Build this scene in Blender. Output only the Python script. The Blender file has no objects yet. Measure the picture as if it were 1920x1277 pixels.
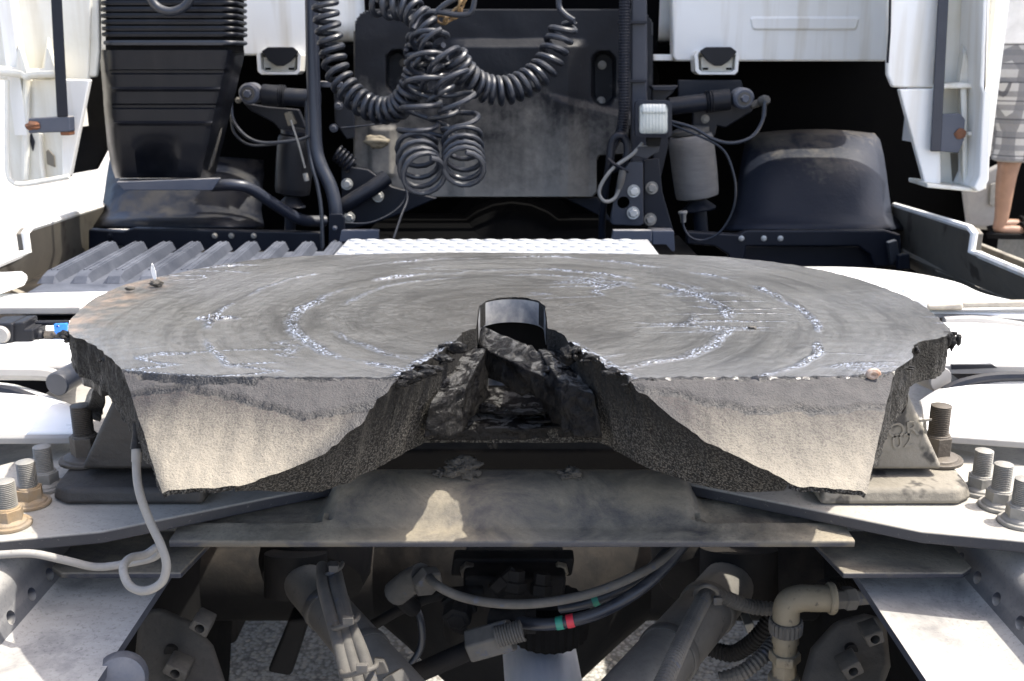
import bpy, bmesh, math, random
from mathutils import Vector, Matrix, noise as mn
random.seed(7)
R = math.radians
scn = bpy.context.scene
# ---------------------------------------------------------------- camera, sky, sun, exposure
CH, PITCH, FPX, CX, CY = 1.427, R(15.5), 1900.0, 960.0, 638.5
cam_d = bpy.data.cameras.new('camera'); cam = bpy.data.objects.new('camera', cam_d)
scn.collection.objects.link(cam); scn.camera = cam
cam.location = (0, 0, CH); cam.rotation_euler = (math.pi/2 - PITCH, 0, 0)
cam_d.sensor_width = 36; cam_d.lens = 36*FPX/1920; cam_d.clip_start = .02; cam_d.clip_end = 500
cam_d.dof.use_dof = True; cam_d.dof.focus_distance = .98; cam_d.dof.aperture_fstop = 16
W = bpy.data.worlds.new('World'); scn.world = W; W.use_nodes = True
SUN = Vector((.52, .0, 1.0)).normalized()          # towards the sun: high, from the right
wn = W.node_tree; bg = wn.nodes['Background']
sky = wn.nodes.new('ShaderNodeTexSky'); sky.sky_type = 'NISHITA'; sky.sun_disc = False
sky.sun_elevation = math.asin(SUN.z); sky.sun_rotation = math.atan2(SUN.x, SUN.y)
sky.air_density = .7; sky.dust_density = 3.5; sky.ozone_density = .3
wn.links.new(sky.outputs[0], bg.inputs[0]); bg.inputs[1].default_value = .15
sl = bpy.data.lights.new('sun', 'SUN'); sl.energy = 2.4; sl.angle = R(.6); sl.color = (1, .95, .86)
so = bpy.data.objects.new('sun', sl); scn.collection.objects.link(so)
so.rotation_euler = SUN.to_track_quat('Z', 'Y').to_euler(); so.location = (2, -1, 6)
scn.view_settings.view_transform = 'Standard'; scn.view_settings.look = 'None'
scn.view_settings.exposure = 1.75; scn.view_settings.gamma = 1
# ---------------------------------------------------------------- helpers
SP, CP = math.sin(PITCH), math.cos(PITCH)
def P(px, py, Y=None, Z=None, X=None):
    """picture position + a known distance, height or side offset -> point in the place"""
    u, v = (px-CX)/FPX, (py-CY)/FPX
    d = Vector((u, CP - v*SP, -SP - v*CP))
    if Y is not None: t = Y/d.y
    elif Z is not None: t = (Z-CH)/d.z
    else: t = X/d.x
    return Vector((0, 0, CH)) + d*t
def L(n, Y, py=300):                                  # length of n picture pixels at distance Y
    return n/FPX*(P(CX, py, Y=Y)-Vector((0, 0, CH))).dot(Vector((0, CP, -SP)))
def pl(pts, Y): return [P(a, b, Y=Y) for a, b in pts]
def pth(pts): return [P(a, b, Y=c) for a, b, c in pts]
def spl(pts, n=8, closed=False):                      # Catmull-Rom
    pts = [Vector(p) for p in pts]; out = []
    if len(pts) < 2: return out
    N = len(pts)
    for i in range(N if closed else N-1):
        g = (lambda k: pts[k % N]) if closed else (lambda k: pts[max(0, min(N-1, k))])
        a, b, c, d = g(i-1), g(i), g(i+1), g(i+2)
        for j in range(n):
            t = j/n
            out.append(.5*((2*b)+(c-a)*t+(2*a-5*b+4*c-d)*t*t+(3*b-a-3*c+d)*t**3))
    if not closed: out.append(pts[-1])
    return out
def nz(v, s=1.0, o=0.0): return mn.noise(Vector((v[0]*s+o, v[1]*s-o, v[2]*s+o*.7)))
def fbm(v, s, oct=4):
    return mn.fractal(Vector(v)*s, .9, 2.1, oct)
COL = scn.collection
class MB:
    def __init__(s): s.v = []; s.f = []
    def add(s, vs, fs):
        o = len(s.v); s.v += [Vector(v) for v in vs]; s.f += [tuple(i+o for i in f) for f in fs]; return s
    def box(s, c, d, M=None):
        c = Vector(c); vs = []
        for k in range(8):
            p = Vector(((k & 1)-.5, (k >> 1 & 1)-.5, (k >> 2 & 1)-.5)); p = Vector((p.x*d[0], p.y*d[1], p.z*d[2]))
            vs.append(c+(M @ p if M else p))
        return s.add(vs, [(0,2,3,1),(4,5,7,6),(0,1,5,4),(2,6,7,3),(0,4,6,2),(1,3,7,5)])
    def hexa(s, a, b):                                # two quads -> closed hexahedron
        vs = list(a)+list(b)
        return s.add(vs, [(0,1,2,3),(7,6,5,4),(0,4,5,1),(1,5,6,2),(2,6,7,3),(3,7,4,0)])
    def prism(s, pts, vec):
        n = len(pts); vec = Vector(vec); vs = [Vector(p) for p in pts]
        vs += [p+vec for p in vs]
        return s.add(vs, [tuple(range(n)), tuple(range(2*n-1, n-1, -1))]+[(i, (i+1) % n, n+(i+1) % n, n+i) for i in range(n)])
    def frus(s, A, B):                                # loft between two outlines
        n = len(A)
        return s.add(list(A)+list(B), [tuple(range(n)), tuple(range(2*n-1, n-1, -1))]+[(i, (i+1) % n, n+(i+1) % n, n+i) for i in range(n)])
    def loft(s, rings, cap=True, closed=True):
        n = len(rings[0]); vs = [p for r in rings for p in r]; fs = []
        for k in range(len(rings)-1):
            for i in range(n if closed else n-1):
                j = (i+1) % n; fs.append((k*n+i, k*n+j, (k+1)*n+j, (k+1)*n+i))
        if cap and closed: fs += [tuple(range(n)), tuple(range(len(vs)-1, len(vs)-n-1, -1))]
        return s.add(vs, fs)
    def tube(s, path, r, n=10, cap=True, closed=False):
        path = [Vector(p) for p in path]; N = len(path); rings = []; up = None
        for i, p in enumerate(path):
            if closed: t = path[(i+1) % N]-path[i-1]
            else: t = path[min(i+1, N-1)]-path[max(i-1, 0)]
            t = t.normalized() if t.length > 1e-9 else Vector((0, 0, 1))
            if up is None: up = Vector((0, 0, 1)) if abs(t.z) < .9 else Vector((0, 1, 0))
            up = (up-t*up.dot(t)); up = up.normalized() if up.length > 1e-6 else t.orthogonal().normalized()
            b = t.cross(up); rr = r(i/(N-1)) if callable(r) else r
            rings.append([p+(up*math.cos(2*math.pi*k/n)+b*math.sin(2*math.pi*k/n))*rr for k in range(n)])
        if closed: rings.append(rings[0]); cap = False
        return s.loft(rings, cap)
    def lathe(s, prof, o, ax=(0, 0, 1), n=20, sx=1.0):
        ax = Vector(ax).normalized(); u = ax.orthogonal().normalized(); w = ax.cross(u); o = Vector(o)
        return s.loft([[o+ax*h+(u*math.cos(2*math.pi*k/n)+w*math.sin(2*math.pi*k/n))*max(r, 1e-4) for k in range(n)] for r, h in prof])
    def rbox(s, c8, n=8, amp=.003, fr=60):            # rough block from 8 corners (bottom 4, top 4)
        bm = bmesh.new(); bmesh.ops.create_cube(bm, size=1); bmesh.ops.subdivide_edges(bm, edges=bm.edges, cuts=n, use_grid_fill=True)
        bm.normal_update(); c = [Vector(p) for p in c8]; o = random.random()*9
        for v in bm.verts: v.index = v.index
        bm.verts.index_update(); vs = []
        ctr = sum(c, Vector())/8
        for v in bm.verts:
            x, y, z = v.co.x+.5, v.co.y+.5, v.co.z+.5
            bt = (c[0]*(1-x)+c[1]*x)*(1-y)+(c[3]*(1-x)+c[2]*x)*y; tp = (c[4]*(1-x)+c[5]*x)*(1-y)+(c[7]*(1-x)+c[6]*x)*y
            p = bt*(1-z)+tp*z
            vs.append(p+(p-ctr).normalized()*amp*(nz(p, fr, o)+.6*nz(p, fr*2.7, o)))
        fs = [tuple(v.index for v in f.verts) for f in bm.faces]; bm.free(); return s.add(vs, fs)
    def blob(s, c, r, amp=.5, fr=1.6, sub=3, sc=(1, 1, 1), hf=.12):
        bm = bmesh.new(); bmesh.ops.create_icosphere(bm, subdivisions=sub, radius=1); bm.verts.index_update(); o = random.random()*50
        vs = []
        for v in bm.verts:
            k = 1+amp*(mn.noise(v.co*fr+Vector((o, o, o)))+.5*mn.noise(v.co*fr*2.6+Vector((o, 0, o)))+hf*mn.noise(v.co*fr*6+Vector((0, o, o))))
            vs.append(Vector(c)+Vector((v.co.x*sc[0], v.co.y*sc[1], v.co.z*sc[2]))*r*k)
        fs = [tuple(v.index for v in f.verts) for f in bm.faces]; bm.free(); return s.add(vs, fs)
    def grid(s, fn, nu, nv, skip=None):
        vs = [fn(i/nu, j/nv) for j in range(nv+1) for i in range(nu+1)]
        return s.add(vs, [(j*(nu+1)+i, j*(nu+1)+i+1, (j+1)*(nu+1)+i+1, (j+1)*(nu+1)+i) for j in range(nv) for i in range(nu)])
    def mesh(s, name, ang=35, fix=True):
        me = bpy.data.meshes.new(name); me.from_pydata([tuple(v) for v in s.v], [], s.f)
        if fix:
            bm = bmesh.new(); bm.from_mesh(me); bmesh.ops.recalc_face_normals(bm, faces=bm.faces); bm.to_mesh(me); bm.free()
        me.polygons.foreach_set('use_smooth', [True]*len(me.polygons))
        me.set_sharp_from_angle(angle=R(ang)); me.update(); return me
    def build(s, name, m, parent=None, bevel=0, ang=35, seg=2, solid=0, fix=True):
        o = bpy.data.objects.new(name, s.mesh(name, ang, fix)); COL.objects.link(o); o.data.materials.append(m)
        if parent is not None: o.parent = parent
        if solid:
            md = o.modifiers.new('s', 'SOLIDIFY'); md.thickness = solid; md.offset = -1
        if bevel:
            md = o.modifiers.new('b', 'BEVEL'); md.width = bevel; md.segments = seg; md.limit_method = 'ANGLE'; md.angle_limit = R(30); md.harden_normals = True
        return o
def tag(o, label, cat, group=None, kind=None):
    if label: o['label'] = label
    if cat: o['category'] = cat
    if group: o['group'] = group
    if kind: o['kind'] = kind
    return o
def T(name, label, cat, group=None):
    o = bpy.data.objects.new(name, None); COL.objects.link(o); o.empty_display_size = .05
    return tag(o, label, cat, group)
def dupe(o, parent, M):                                # copy of a part and its sub-parts
    c = o.copy(); COL.objects.link(c); c.parent = parent; c.matrix_local = M
    for ch in list(o.children):
        d = ch.copy(); COL.objects.link(d); d.parent = c
    return c
def cut(o, mb):                                        # real holes
    c = mb.build('cutter', o.data.materials[0]); md = o.modifiers.new('h', 'BOOLEAN'); md.object = c; md.solver = 'EXACT'
    dg = bpy.context.evaluated_depsgraph_get(); me = bpy.data.meshes.new_from_object(o.evaluated_get(dg))
    o.modifiers.clear(); o.data = me; me.polygons.foreach_set('use_smooth', [True]*len(me.polygons)); me.set_sharp_from_angle(angle=R(35))
    bpy.data.objects.remove(c); return o
def helix(path, Rad, pitch, per=14, ry=1.0, ph=0):     # wire path coiling about a path
    path = [Vector(p) for p in path]; ls = [0]
    for a, b in zip(path, path[1:]): ls.append(ls[-1]+(b-a).length)
    tot = ls[-1]; out = []; k = 0; a = ph; s = 0; up = Vector((0, 1, 0))
    while s < tot:
        while k < len(ls)-2 and ls[k+1] < s: k += 1
        q = (s-ls[k])/max(ls[k+1]-ls[k], 1e-9); p = path[k].lerp(path[k+1], q); t = (path[k+1]-path[k]).normalized()
        e = (up-t*up.dot(t)).normalized(); b = t.cross(e)
        rr = Rad(s/tot) if callable(Rad) else Rad; pt = pitch(s/tot) if callable(pitch) else pitch
        out.append(p+(e*math.cos(a)*ry+b*math.sin(a))*rr); a += 2*math.pi/per; s += pt/per
    return out
# ---------------------------------------------------------------- materials
def mat(name, c1, c2=None, sc=12, rough=.5, metal=0, bump=0, bsc=80, dust=None, damt=.5, speck=None, spsc=150, spth=.62, stretch=None, spec=.5, streak=None):
    m = bpy.data.materials.new(name); m.use_nodes = True; nt = m.node_tree; N = nt.nodes; Lk = nt.links
    b = N['Principled BSDF']; tc = N.new('ShaderNodeTexCoord'); vec = tc.outputs['Object']
    if stretch:
        mp = N.new('ShaderNodeMapping'); mp.inputs['Scale'].default_value = stretch; Lk.new(vec, mp.inputs[0]); vec = mp.outputs[0]
    def noise(s, det=6, r=.6, d=0):
        n = N.new('ShaderNodeTexNoise'); n.inputs['Scale'].default_value = s; n.inputs['Detail'].default_value = det
        n.inputs['Roughness'].default_value = r; n.inputs['Distortion'].default_value = d; Lk.new(vec, n.inputs['Vector']); return n.outputs['Fac']
    def ramp(f, a, bb):
        r = N.new('ShaderNodeMapRange'); r.inputs['From Min'].default_value = a; r.inputs['From Max'].default_value = bb; Lk.new(f, r.inputs['Value']); return r.outputs[0]
    def mix(f, A, B):
        x = N.new('ShaderNodeMix'); x.data_type = 'RGBA'
        if isinstance(f, float): x.inputs[0].default_value = f
        else: Lk.new(f, x.inputs[0])
        for i, q in ((6, A), (7, B)):
            if isinstance(q, tuple): x.inputs[i].default_value = (*q, 1)
            else: Lk.new(q, x.inputs[i])
        return x.outputs[2]
    col = mix(ramp(noise(sc, 6, .65, .3), .32, .68), c1, c2 or tuple(k*.75 for k in c1))
    if speck: col = mix(ramp(noise(spsc, 3, .6), spth, spth+.06), col, speck)
    if streak:                                         # runs of dirt down vertical faces
        mp = N.new('ShaderNodeMapping'); mp.inputs['Scale'].default_value = (1, 1, .08); Lk.new(tc.outputs['Object'], mp.inputs[0])
        n = N.new('ShaderNodeTexNoise'); n.inputs['Scale'].default_value = 26; n.inputs['Detail'].default_value = 5; Lk.new(mp.outputs[0], n.inputs['Vector'])
        col = mix(ramp(n.outputs['Fac'], .5, .85), col, streak)
    if dust:
        g = N.new('ShaderNodeNewGeometry'); sx = N.new('ShaderNodeSeparateXYZ'); Lk.new(g.outputs['Normal'], sx.inputs[0])
        up = ramp(sx.outputs['Z'], .05, .85)
        n2 = ramp(noise(sc*.8+3, 7, .7, .5), .5-damt*.45, .85-damt*.45)
        mu = N.new('ShaderNodeMath'); mu.operation = 'MULTIPLY'; Lk.new(up, mu.inputs[0]); Lk.new(n2, mu.inputs[1])
        dd = mix(ramp(noise(sc*.35+1, 6, .7, .6), .35, .65), dust, tuple(k*.62 for k in dust)); dd = mix(ramp(noise(240, 4, .7), .54, .68), dd, tuple(k*.62 for k in dust))
        col = mix(mu.outputs[0], col, dd)
        rr = N.new('ShaderNodeMapRange'); rr.inputs['To Min'].default_value = rough; rr.inputs['To Max'].default_value = .85; Lk.new(mu.outputs[0], rr.inputs['Value']); Lk.new(rr.outputs[0], b.inputs['Roughness'])
    else:
        rr = N.new('ShaderNodeMapRange'); rr.inputs['To Min'].default_value = max(0, rough-.1); rr.inputs['To Max'].default_value = min(1, rough+.12); Lk.new(noise(sc*2.3, 4), rr.inputs['Value']); Lk.new(rr.outputs[0], b.inputs['Roughness'])
    Lk.new(col, b.inputs['Base Color']); b.inputs['Metallic'].default_value = metal; b.inputs['Specular IOR Level'].default_value = spec
    if bump:
        bp = N.new('ShaderNodeBump'); bp.inputs['Strength'].default_value = 1; bp.inputs['Distance'].default_value = bump; Lk.new(noise(bsc, 5, .6), bp.inputs['Height']); Lk.new(bp.outputs[0], b.inputs['Normal'])
    return m
DUST = (.40, .36, .29)
M = {}
M['white'] = mat('white_paint', (.80, .80, .77), (.76, .75, .71), 3, .35, streak=(.55, .50, .40))
M['cream'] = mat('cream_plastic', (.74, .73, .67), (.66, .64, .55), 5, .5, dust=(.45, .40, .30), damt=.25, streak=(.50, .45, .34), bump=.0006, bsc=60)
M['fender'] = mat('white_fender', (.80, .80, .78), (.77, .77, .75), 4, .3)
M['black'] = mat('black_plastic', (.008, .009, .012), (.012, .013, .017), 9, .42, dust=(.05, .05, .05), damt=.1, bump=.0004, bsc=220, spec=.22)
M['scoop'] = mat('scoop_plastic', (.004, .0048, .0078), (.0062, .0072, .0105), 8, .34, bump=.0003, bsc=300, streak=(.010, .0105, .013), spec=.25)
M['navy'] = mat('navy_steel', (.0055, .0072, .013), (.0095, .0118, .019), 14, .42, dust=(.05, .047, .043), damt=.2, spec=.28)
M['grey2'] = mat('navy_tube', (.013, .0165, .028), (.019, .0235, .036), 14, .36, dust=(.10, .10, .10), damt=.2)
M['grey3'] = mat('navy_plate', (.016, .0195, .031), (.023, .027, .039), 14, .45, dust=(.12, .12, .12), damt=.25)
M['grey'] = mat('grey_blue_steel', (.045, .054, .078), (.065, .073, .095), 14, .4, dust=(.35, .33, .3), damt=.35)
M['tunnel'] = None
M['rubber'] = mat('hose_rubber', (.011, .0138, .021), (.018, .0215, .030), 20, .36, dust=(.08, .08, .08), damt=.2)
M['tyre'] = mat('tyre_rubber', (.004, .004, .0045), (.006, .006, .006), 20, .9, spec=.12)
M['pitch'] = mat('flat_black', (.0015, .0015, .0018), (.002, .002, .002), 20, .95, spec=.05)  # even near-black without gloss
M['dark'] = mat('dirty_dark_iron', (.006, .006, .0065), (.010, .0095, .009), 16, .75, dust=(.05, .042, .034), damt=.22, bump=.001, bsc=60, spec=.2)
M['dsteel'] = mat('dusty_steel', (.016, .018, .026), (.034, .034, .036), 9, .6, dust=(.40, .38, .335), damt=1.0, bump=.0006, bsc=120, speck=(.08, .075, .07), spsc=200, spth=.64)
M['beam'] = mat('dusty_beam', (.012, .016, .028), (.028, .030, .038), 11, .5, speck=(.075, .068, .055), spsc=10, spth=.54, dust=(.34, .295, .215), damt=.5, bump=.0012, bsc=160)
M['rail'] = mat('dusty_rail', (.022, .028, .046), (.05, .055, .07), 9, .5, dust=(.42, .405, .375), damt=.8, bump=.0006, bsc=90)
M['bolt'] = mat('dusty_bolt', (.20, .195, .175), (.30, .285, .255), 40, .6, .2, bump=.0006, bsc=200)
M['boltsun'] = mat('ochre_bolt', (.30, .205, .105), (.25, .215, .17), 30, .7, .1, bump=.0008, bsc=200)  # ochre stands for warm sunlight on two left nuts
M['boltdark'] = mat('brown_bolt', (.075, .062, .048), (.11, .095, .075), 30, .55, .2, bump=.0008, bsc=150)
M['zinc'] = mat('zinc_bolt', (.42, .42, .40), (.52, .52, .50), 30, .4, .5)
M['silver'] = mat('silver_shaft', (.62, .65, .72), (.74, .76, .80), 14, .45, .3, bump=.0006, bsc=60, stretch=(4, .6, 4))
M['tread'] = mat('aluminium_tread', (.44, .45, .46), (.34, .345, .35), 16, .45, .3)
M['ribbed'] = mat('grey_ribbed_plastic', (.022, .027, .040), (.034, .040, .054), 10, .7, dust=(.11, .12, .145), damt=.5, bump=.0008, bsc=60, spec=.25)
M['dhose'] = mat('dusty_hose', (.055, .052, .047), (.10, .094, .083), 20, .75, bump=.0006, bsc=120, speck=(.06, .065, .08), spsc=60, spth=.62)
M['cable'] = mat('grey_cable', (.17, .165, .155), (.22, .21, .19), 20, .6, dust=(.36, .34, .3), damt=.4)
M['pipe'] = mat('dusty_pipe', (.06, .057, .052), (.10, .095, .085), 9, .7, speck=(.03, .03, .032), spsc=60, spth=.63, dust=(.20, .188, .165), damt=.7, bump=.0006, bsc=100)
M['beige'] = mat('beige_fitting', (.15, .128, .088), (.20, .172, .12), 16, .6, speck=(.07, .06, .045), spsc=70, spth=.62, dust=(.27, .235, .17), damt=.4, bump=.0005, bsc=90)
M['rust'] = mat('rust', (.20, .075, .03), (.10, .05, .03), 30, .85, bump=.001, bsc=100)
M['chain'] = mat('chain_brass', (.34, .24, .12), (.22, .13, .06), 25, .5, .6)
M['lens'] = mat('lamp_lens', (.50, .52, .48), (.40, .42, .39), 20, .15, bump=.002, bsc=30)
M['blue'] = mat('blue_tag', (.03, .22, .75), None, 9, .4)
M['red'] = mat('red_tape', (.60, .03, .05), None, 9, .5)
M['green'] = mat('green_tape', (.02, .22, .15), None, 9, .5)
M['yellow'] = mat('yellow_clip', (.6, .5, .05), None, 9, .5)
M['clot'] = mat('grease_clot', (.005, .005, .0055), (.016, .015, .0135), 60, .45, bump=.002, bsc=240, spec=.2)
M['crumb'] = mat('dry_grease_crumb', (.055, .050, .042), (.09, .08, .066), 60, .8, bump=.003, bsc=260)
M['skin'] = mat('skin', (.27, .155, .10), (.20, .115, .075), 12, .5, spec=.35)
M['shirt'] = mat('white_cotton', (.78, .77, .75), None, 9, .85, bump=.004, bsc=12)
M['hair'] = mat('hair', (.02, .015, .01), None, 30, .6)
M['skirt'] = mat('grey_brown_panel', (.16, .145, .115), (.10, .09, .075), 5, .6, dust=(.32, .29, .23), damt=.4, speck=(.06, .05, .04), spsc=8, spth=.6)
M['wood'] = mat('worn_stay', (.50, .45, .36), (.28, .25, .21), 30, .7, bump=.001, bsc=60)
M['trim'] = mat('grey_trim', (.30, .29, .27), (.24, .23, .22), 12, .5)
M['feather'] = mat('white_down', (.82, .82, .80), None, 20, .8)
M['shell'] = mat('brown_shell', (.22, .11, .06), (.42, .36, .30), 90, .5)
def nodes_mat(name):
    m = bpy.data.materials.new(name); m.use_nodes = True; nt = m.node_tree; N = nt.nodes; Lk = nt.links; b = N['Principled BSDF']
    class H: pass
    h = H(); h.m, h.N, h.L, h.b = m, N, Lk, b
    h.tc = N.new('ShaderNodeTexCoord').outputs['Object']
    def inp(sock, v):
        if isinstance(v, (int, float)): sock.default_value = v
        elif isinstance(v, tuple): sock.default_value = v if len(v) == len(sock.default_value) else (*v, 1)
        else: Lk.new(v, sock)
    def noise(vec, s, det=5, r=.6, d=0.0):
        n = N.new('ShaderNodeTexNoise'); n.inputs['Scale'].default_value = s; n.inputs['Detail'].default_value = det; n.inputs['Roughness'].default_value = r; n.inputs['Distortion'].default_value = d
        Lk.new(vec, n.inputs['Vector']); return n.outputs['Fac']
    def math_(op, a, b2=0.0, c=0.0):
        n = N.new('ShaderNodeMath'); n.operation = op; inp(n.inputs[0], a); inp(n.inputs[1], b2); inp(n.inputs[2], c); return n.outputs[0]
    def rng(f, a, b2, c=0.0, d=1.0):
        r = N.new('ShaderNodeMapRange'); inp(r.inputs['Value'], f); r.inputs['From Min'].default_value = a; r.inputs['From Max'].default_value = b2; r.inputs['To Min'].default_value = c; r.inputs['To Max'].default_value = d; return r.outputs[0]
    def mix(f, A, B):
        x = N.new('ShaderNodeMix'); x.data_type = 'RGBA'; inp(x.inputs[0], f); inp(x.inputs[6], A); inp(x.inputs[7], B); return x.outputs[2]
    def bump(hgt, dist, nrm=None):
        p = N.new('ShaderNodeBump'); p.inputs['Strength'].default_value = 1; p.inputs['Distance'].default_value = dist; Lk.new(hgt, p.inputs['Height'])
        if nrm is not None: Lk.new(nrm, p.inputs['Normal'])
        return p.outputs[0]
    def xyz(v):
        s = N.new('ShaderNodeSeparateXYZ'); Lk.new(v, s.inputs[0]); return s.outputs
    def comb(x, y, z):
        c = N.new('ShaderNodeCombineXYZ'); inp(c.inputs[0], x); inp(c.inputs[1], y); inp(c.inputs[2], z); return c.outputs[0]
    def attr(n):
        a = N.new('ShaderNodeAttribute'); a.attribute_name = n; return a.outputs['Fac']
    def norm():
        return N.new('ShaderNodeNewGeometry').outputs['Normal']
    def vor(vec, s, feat='F1'):
        v = N.new('ShaderNodeTexVoronoi'); v.feature = feat; v.inputs['Scale'].default_value = s; Lk.new(vec, v.inputs['Vector']); return v.outputs
    for k, f in dict(noise=noise, math=math_, rng=rng, mix=mix, bump=bump, xyz=xyz, comb=comb, attr=attr, norm=norm, vor=vor, inp=inp).items(): setattr(h, k, f)
    return h
# ground: pale concrete with exposed aggregate
h = nodes_mat('aggregate_concrete'); v = h.vor(h.tc, 95)
c = h.mix(h.rng(h.noise(h.tc, 1.3), .35, .65), (.42, .405, .38), (.50, .485, .45))
vc = h.N.new('ShaderNodeSeparateColor'); h.L.new(v['Color'], vc.inputs[0])
c = h.mix(h.rng(vc.outputs[0], .25, .95, 0, .85), c, h.mix(vc.outputs[1], (.10, .095, .09), (.62, .56, .46)))
c = h.mix(h.rng(v['Distance'], .45, .75, 0, .6), c, (.10, .095, .085))
h.L.new(c, h.b.inputs['Base Color']); h.b.inputs['Roughness'].default_value = .85
h.L.new(h.bump(v['Distance'], -.004), h.b.inputs['Normal']); M['ground'] = h.m
# grease on the coupling plate: circular wipe marks about the kingpin
KX, KY, Z0 = 0.0, 1.12, 1.15
h = nodes_mat('smeared_grease'); x, y, z = h.xyz(h.tc)
dx, dy = h.math('SUBTRACT', x, KX), h.math('SUBTRACT', y, KY)
r = h.math('SQRT', h.math('ADD', h.math('MULTIPLY', dx, dx), h.math('MULTIPLY', dy, dy))); a = h.math('ARCTAN2', dy, dx)
# avoid the seam of the angle: use direction cosines
pv = h.comb(h.math('MULTIPLY', r, 55), h.math('MULTIPLY', h.math('DIVIDE', dx, r), 2.2), h.math('MULTIPLY', h.math('DIVIDE', dy, r), 2.2))
wob = h.noise(h.tc, 5, 3)
st = h.noise(pv, 1.0, 7, .65, .4); fl_ = h.noise(pv, 16.0, 3, .6, .8); st2 = h.noise(pv, 7.0, 7, .75, .3)
fine = h.noise(h.tc, 120, 6, .7); big = h.noise(h.tc, 6, 5, .6, .8)
ringm = h.attr('ring'); sheen = h.attr('sheen')
blk = h.noise(h.tc, 210, 4, .65, .6); blk2 = h.noise(h.tc, 280, 3, .6)
base = h.mix(h.rng(big, .35, .65), (.046, .045, .041), (.080, .079, .073))
base = h.mix(h.rng(st, .42, .72, 0, .6), base, (.13, .13, .124))
base = h.mix(h.rng(st, .46, .30, 0, .75), base, (.026, .025, .023))
base = h.mix(h.rng(st2, .54, .68, 0, .8), base, (.026, .025, .022))
base = h.mix(h.math('MULTIPLY', h.rng(r, .10, .17, 1, 0), h.rng(h.noise(h.tc, 110, 6, .7, 2.0), .46, .58, .25, .9)), base, (.045, .042, .036))
base = h.mix(h.math('MULTIPLY', sheen, h.rng(fine, .3, .62, .35, 1)), base, (.185, .191, .203))  # sheen of the outer and front zones painted as paler colour
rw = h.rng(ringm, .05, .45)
base = h.mix(h.math('MULTIPLY', rw, h.rng(h.math('ADD', h.math('MULTIPLY', fl_, .5), h.math('MULTIPLY', blk2, .5)), .49, .56, 0, .9)), base, (.34, .38, .46))  # pale blue flecks painted in as glints along the wipe rings
base = h.mix(h.math('MULTIPLY', rw, h.rng(blk, .52, .58)), base, (.008, .008, .010))
base = h.mix(h.attr('grease'), base, (.012, .012, .012))  # black along the torn front edge stands for shade in the crack
rub = h.math('MULTIPLY', h.attr('rust'), h.rng(h.noise(h.tc, 26, 6, .7), .45, .65))
base = h.mix(rub, base, (.26, .19, .14))
h.L.new(base, h.b.inputs['Base Color'])
ro = h.rng(big, .3, .7, .13, .26); ro = h.math('SUBTRACT', ro, h.math('ADD', h.math('MULTIPLY', rw, .14), h.math('MULTIPLY', sheen, .12)))
h.inp(h.b.inputs['Roughness'], ro); h.b.inputs['Specular IOR Level'].default_value = .6
hh = h.math('ADD', h.math('MULTIPLY', st2, .55), h.math('ADD', h.math('MULTIPLY', fine, .2), h.math('MULTIPLY', fl_, h.math('MULTIPLY', rw, 1.6))))
h.L.new(h.bump(hh, .0016), h.b.inputs['Normal']); M['grease'] = h.m
# ramps: dust caked below, dark grease and pits above
h = nodes_mat('dusty_grease_ramp'); x, y, z = h.xyz(h.tc); nx, ny, nzz = h.xyz(h.norm())
sp = h.noise(h.tc, 520, 3, .65); sp2 = h.noise(h.tc, 120, 5, .7); bg2 = h.noise(h.tc, 9, 5, .6, .6)
hgt = h.rng(h.math('ADD', z, h.math('MULTIPLY', h.math('SUBTRACT', bg2, .5), .05)), 1.087, 1.134)
pit = h.rng(h.math('ADD', h.math('ADD', sp, h.math('MULTIPLY', h.math('SUBTRACT', sp2, .5), .25)), h.math('MULTIPLY', hgt, .13)), .57, .68)
dustc = h.mix(sp2, (.19, .168, .128), (.25, .224, .176))
upc = h.mix(h.rng(sp2, .35, .65), (.022, .021, .020), (.044, .042, .038))
c = h.mix(h.rng(hgt, 0, 1, 0, 1), dustc, upc)
c = h.mix(h.math('MULTIPLY', pit, h.rng(hgt, 0, 1, .25, .65)), c, (.030, .021, .02))
g = h.attr('grease'); f = h.attr('film')
c = h.mix(h.math('MULTIPLY', f, .6), c, h.mix(h.rng(sp2, .4, .7), (.042, .041, .041), (.066, .064, .063)))
c = h.mix(h.math('MULTIPLY', g, h.rng(sp2, .25, .5, .8, 1)), c, (.010, .010, .0105))  # cracks painted black as shade under lifted skin; ramp edges greasy
h.L.new(c, h.b.inputs['Base Color']); h.inp(h.b.inputs['Roughness'], h.math('SUBTRACT', .72, h.math('MULTIPLY', g, .3)))
h.L.new(h.bump(h.math('ADD', h.math('MULTIPLY', sp2, .6), sp), .0013), h.b.inputs['Normal']); M['ramp'] = h.m
# greasy casting for the walls of the throat
h = nodes_mat('greasy_casting'); x, y, z = h.xyz(h.tc); nx, ny, nzz = h.xyz(h.norm())
a1 = h.noise(h.tc, 520, 3, .6); a2 = h.noise(h.tc, 40, 6, .65)
low = h.rng(h.math('ADD', z, h.math('MULTIPLY', h.math('SUBTRACT', a2, .5), .05)), 1.125, 1.075)
c = h.mix(h.rng(a2, .3, .7), (.006, .006, .006), (.022, .0205, .018)); c = h.mix(h.math('MULTIPLY', h.rng(a1, .47, .60), h.rng(low, 0, 1, .15, .85)), c, (.15, .142, .125))
h.L.new(c, h.b.inputs['Base Color']); h.inp(h.b.inputs['Roughness'], h.rng(a2, .3, .7, .4, .8)); h.b.inputs['Specular IOR Level'].default_value = .15
h.L.new(h.bump(h.math('ADD', h.math('MULTIPLY', a1, 1.4), a2), .004), h.b.inputs['Normal']); M['cast'] = h.m
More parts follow.
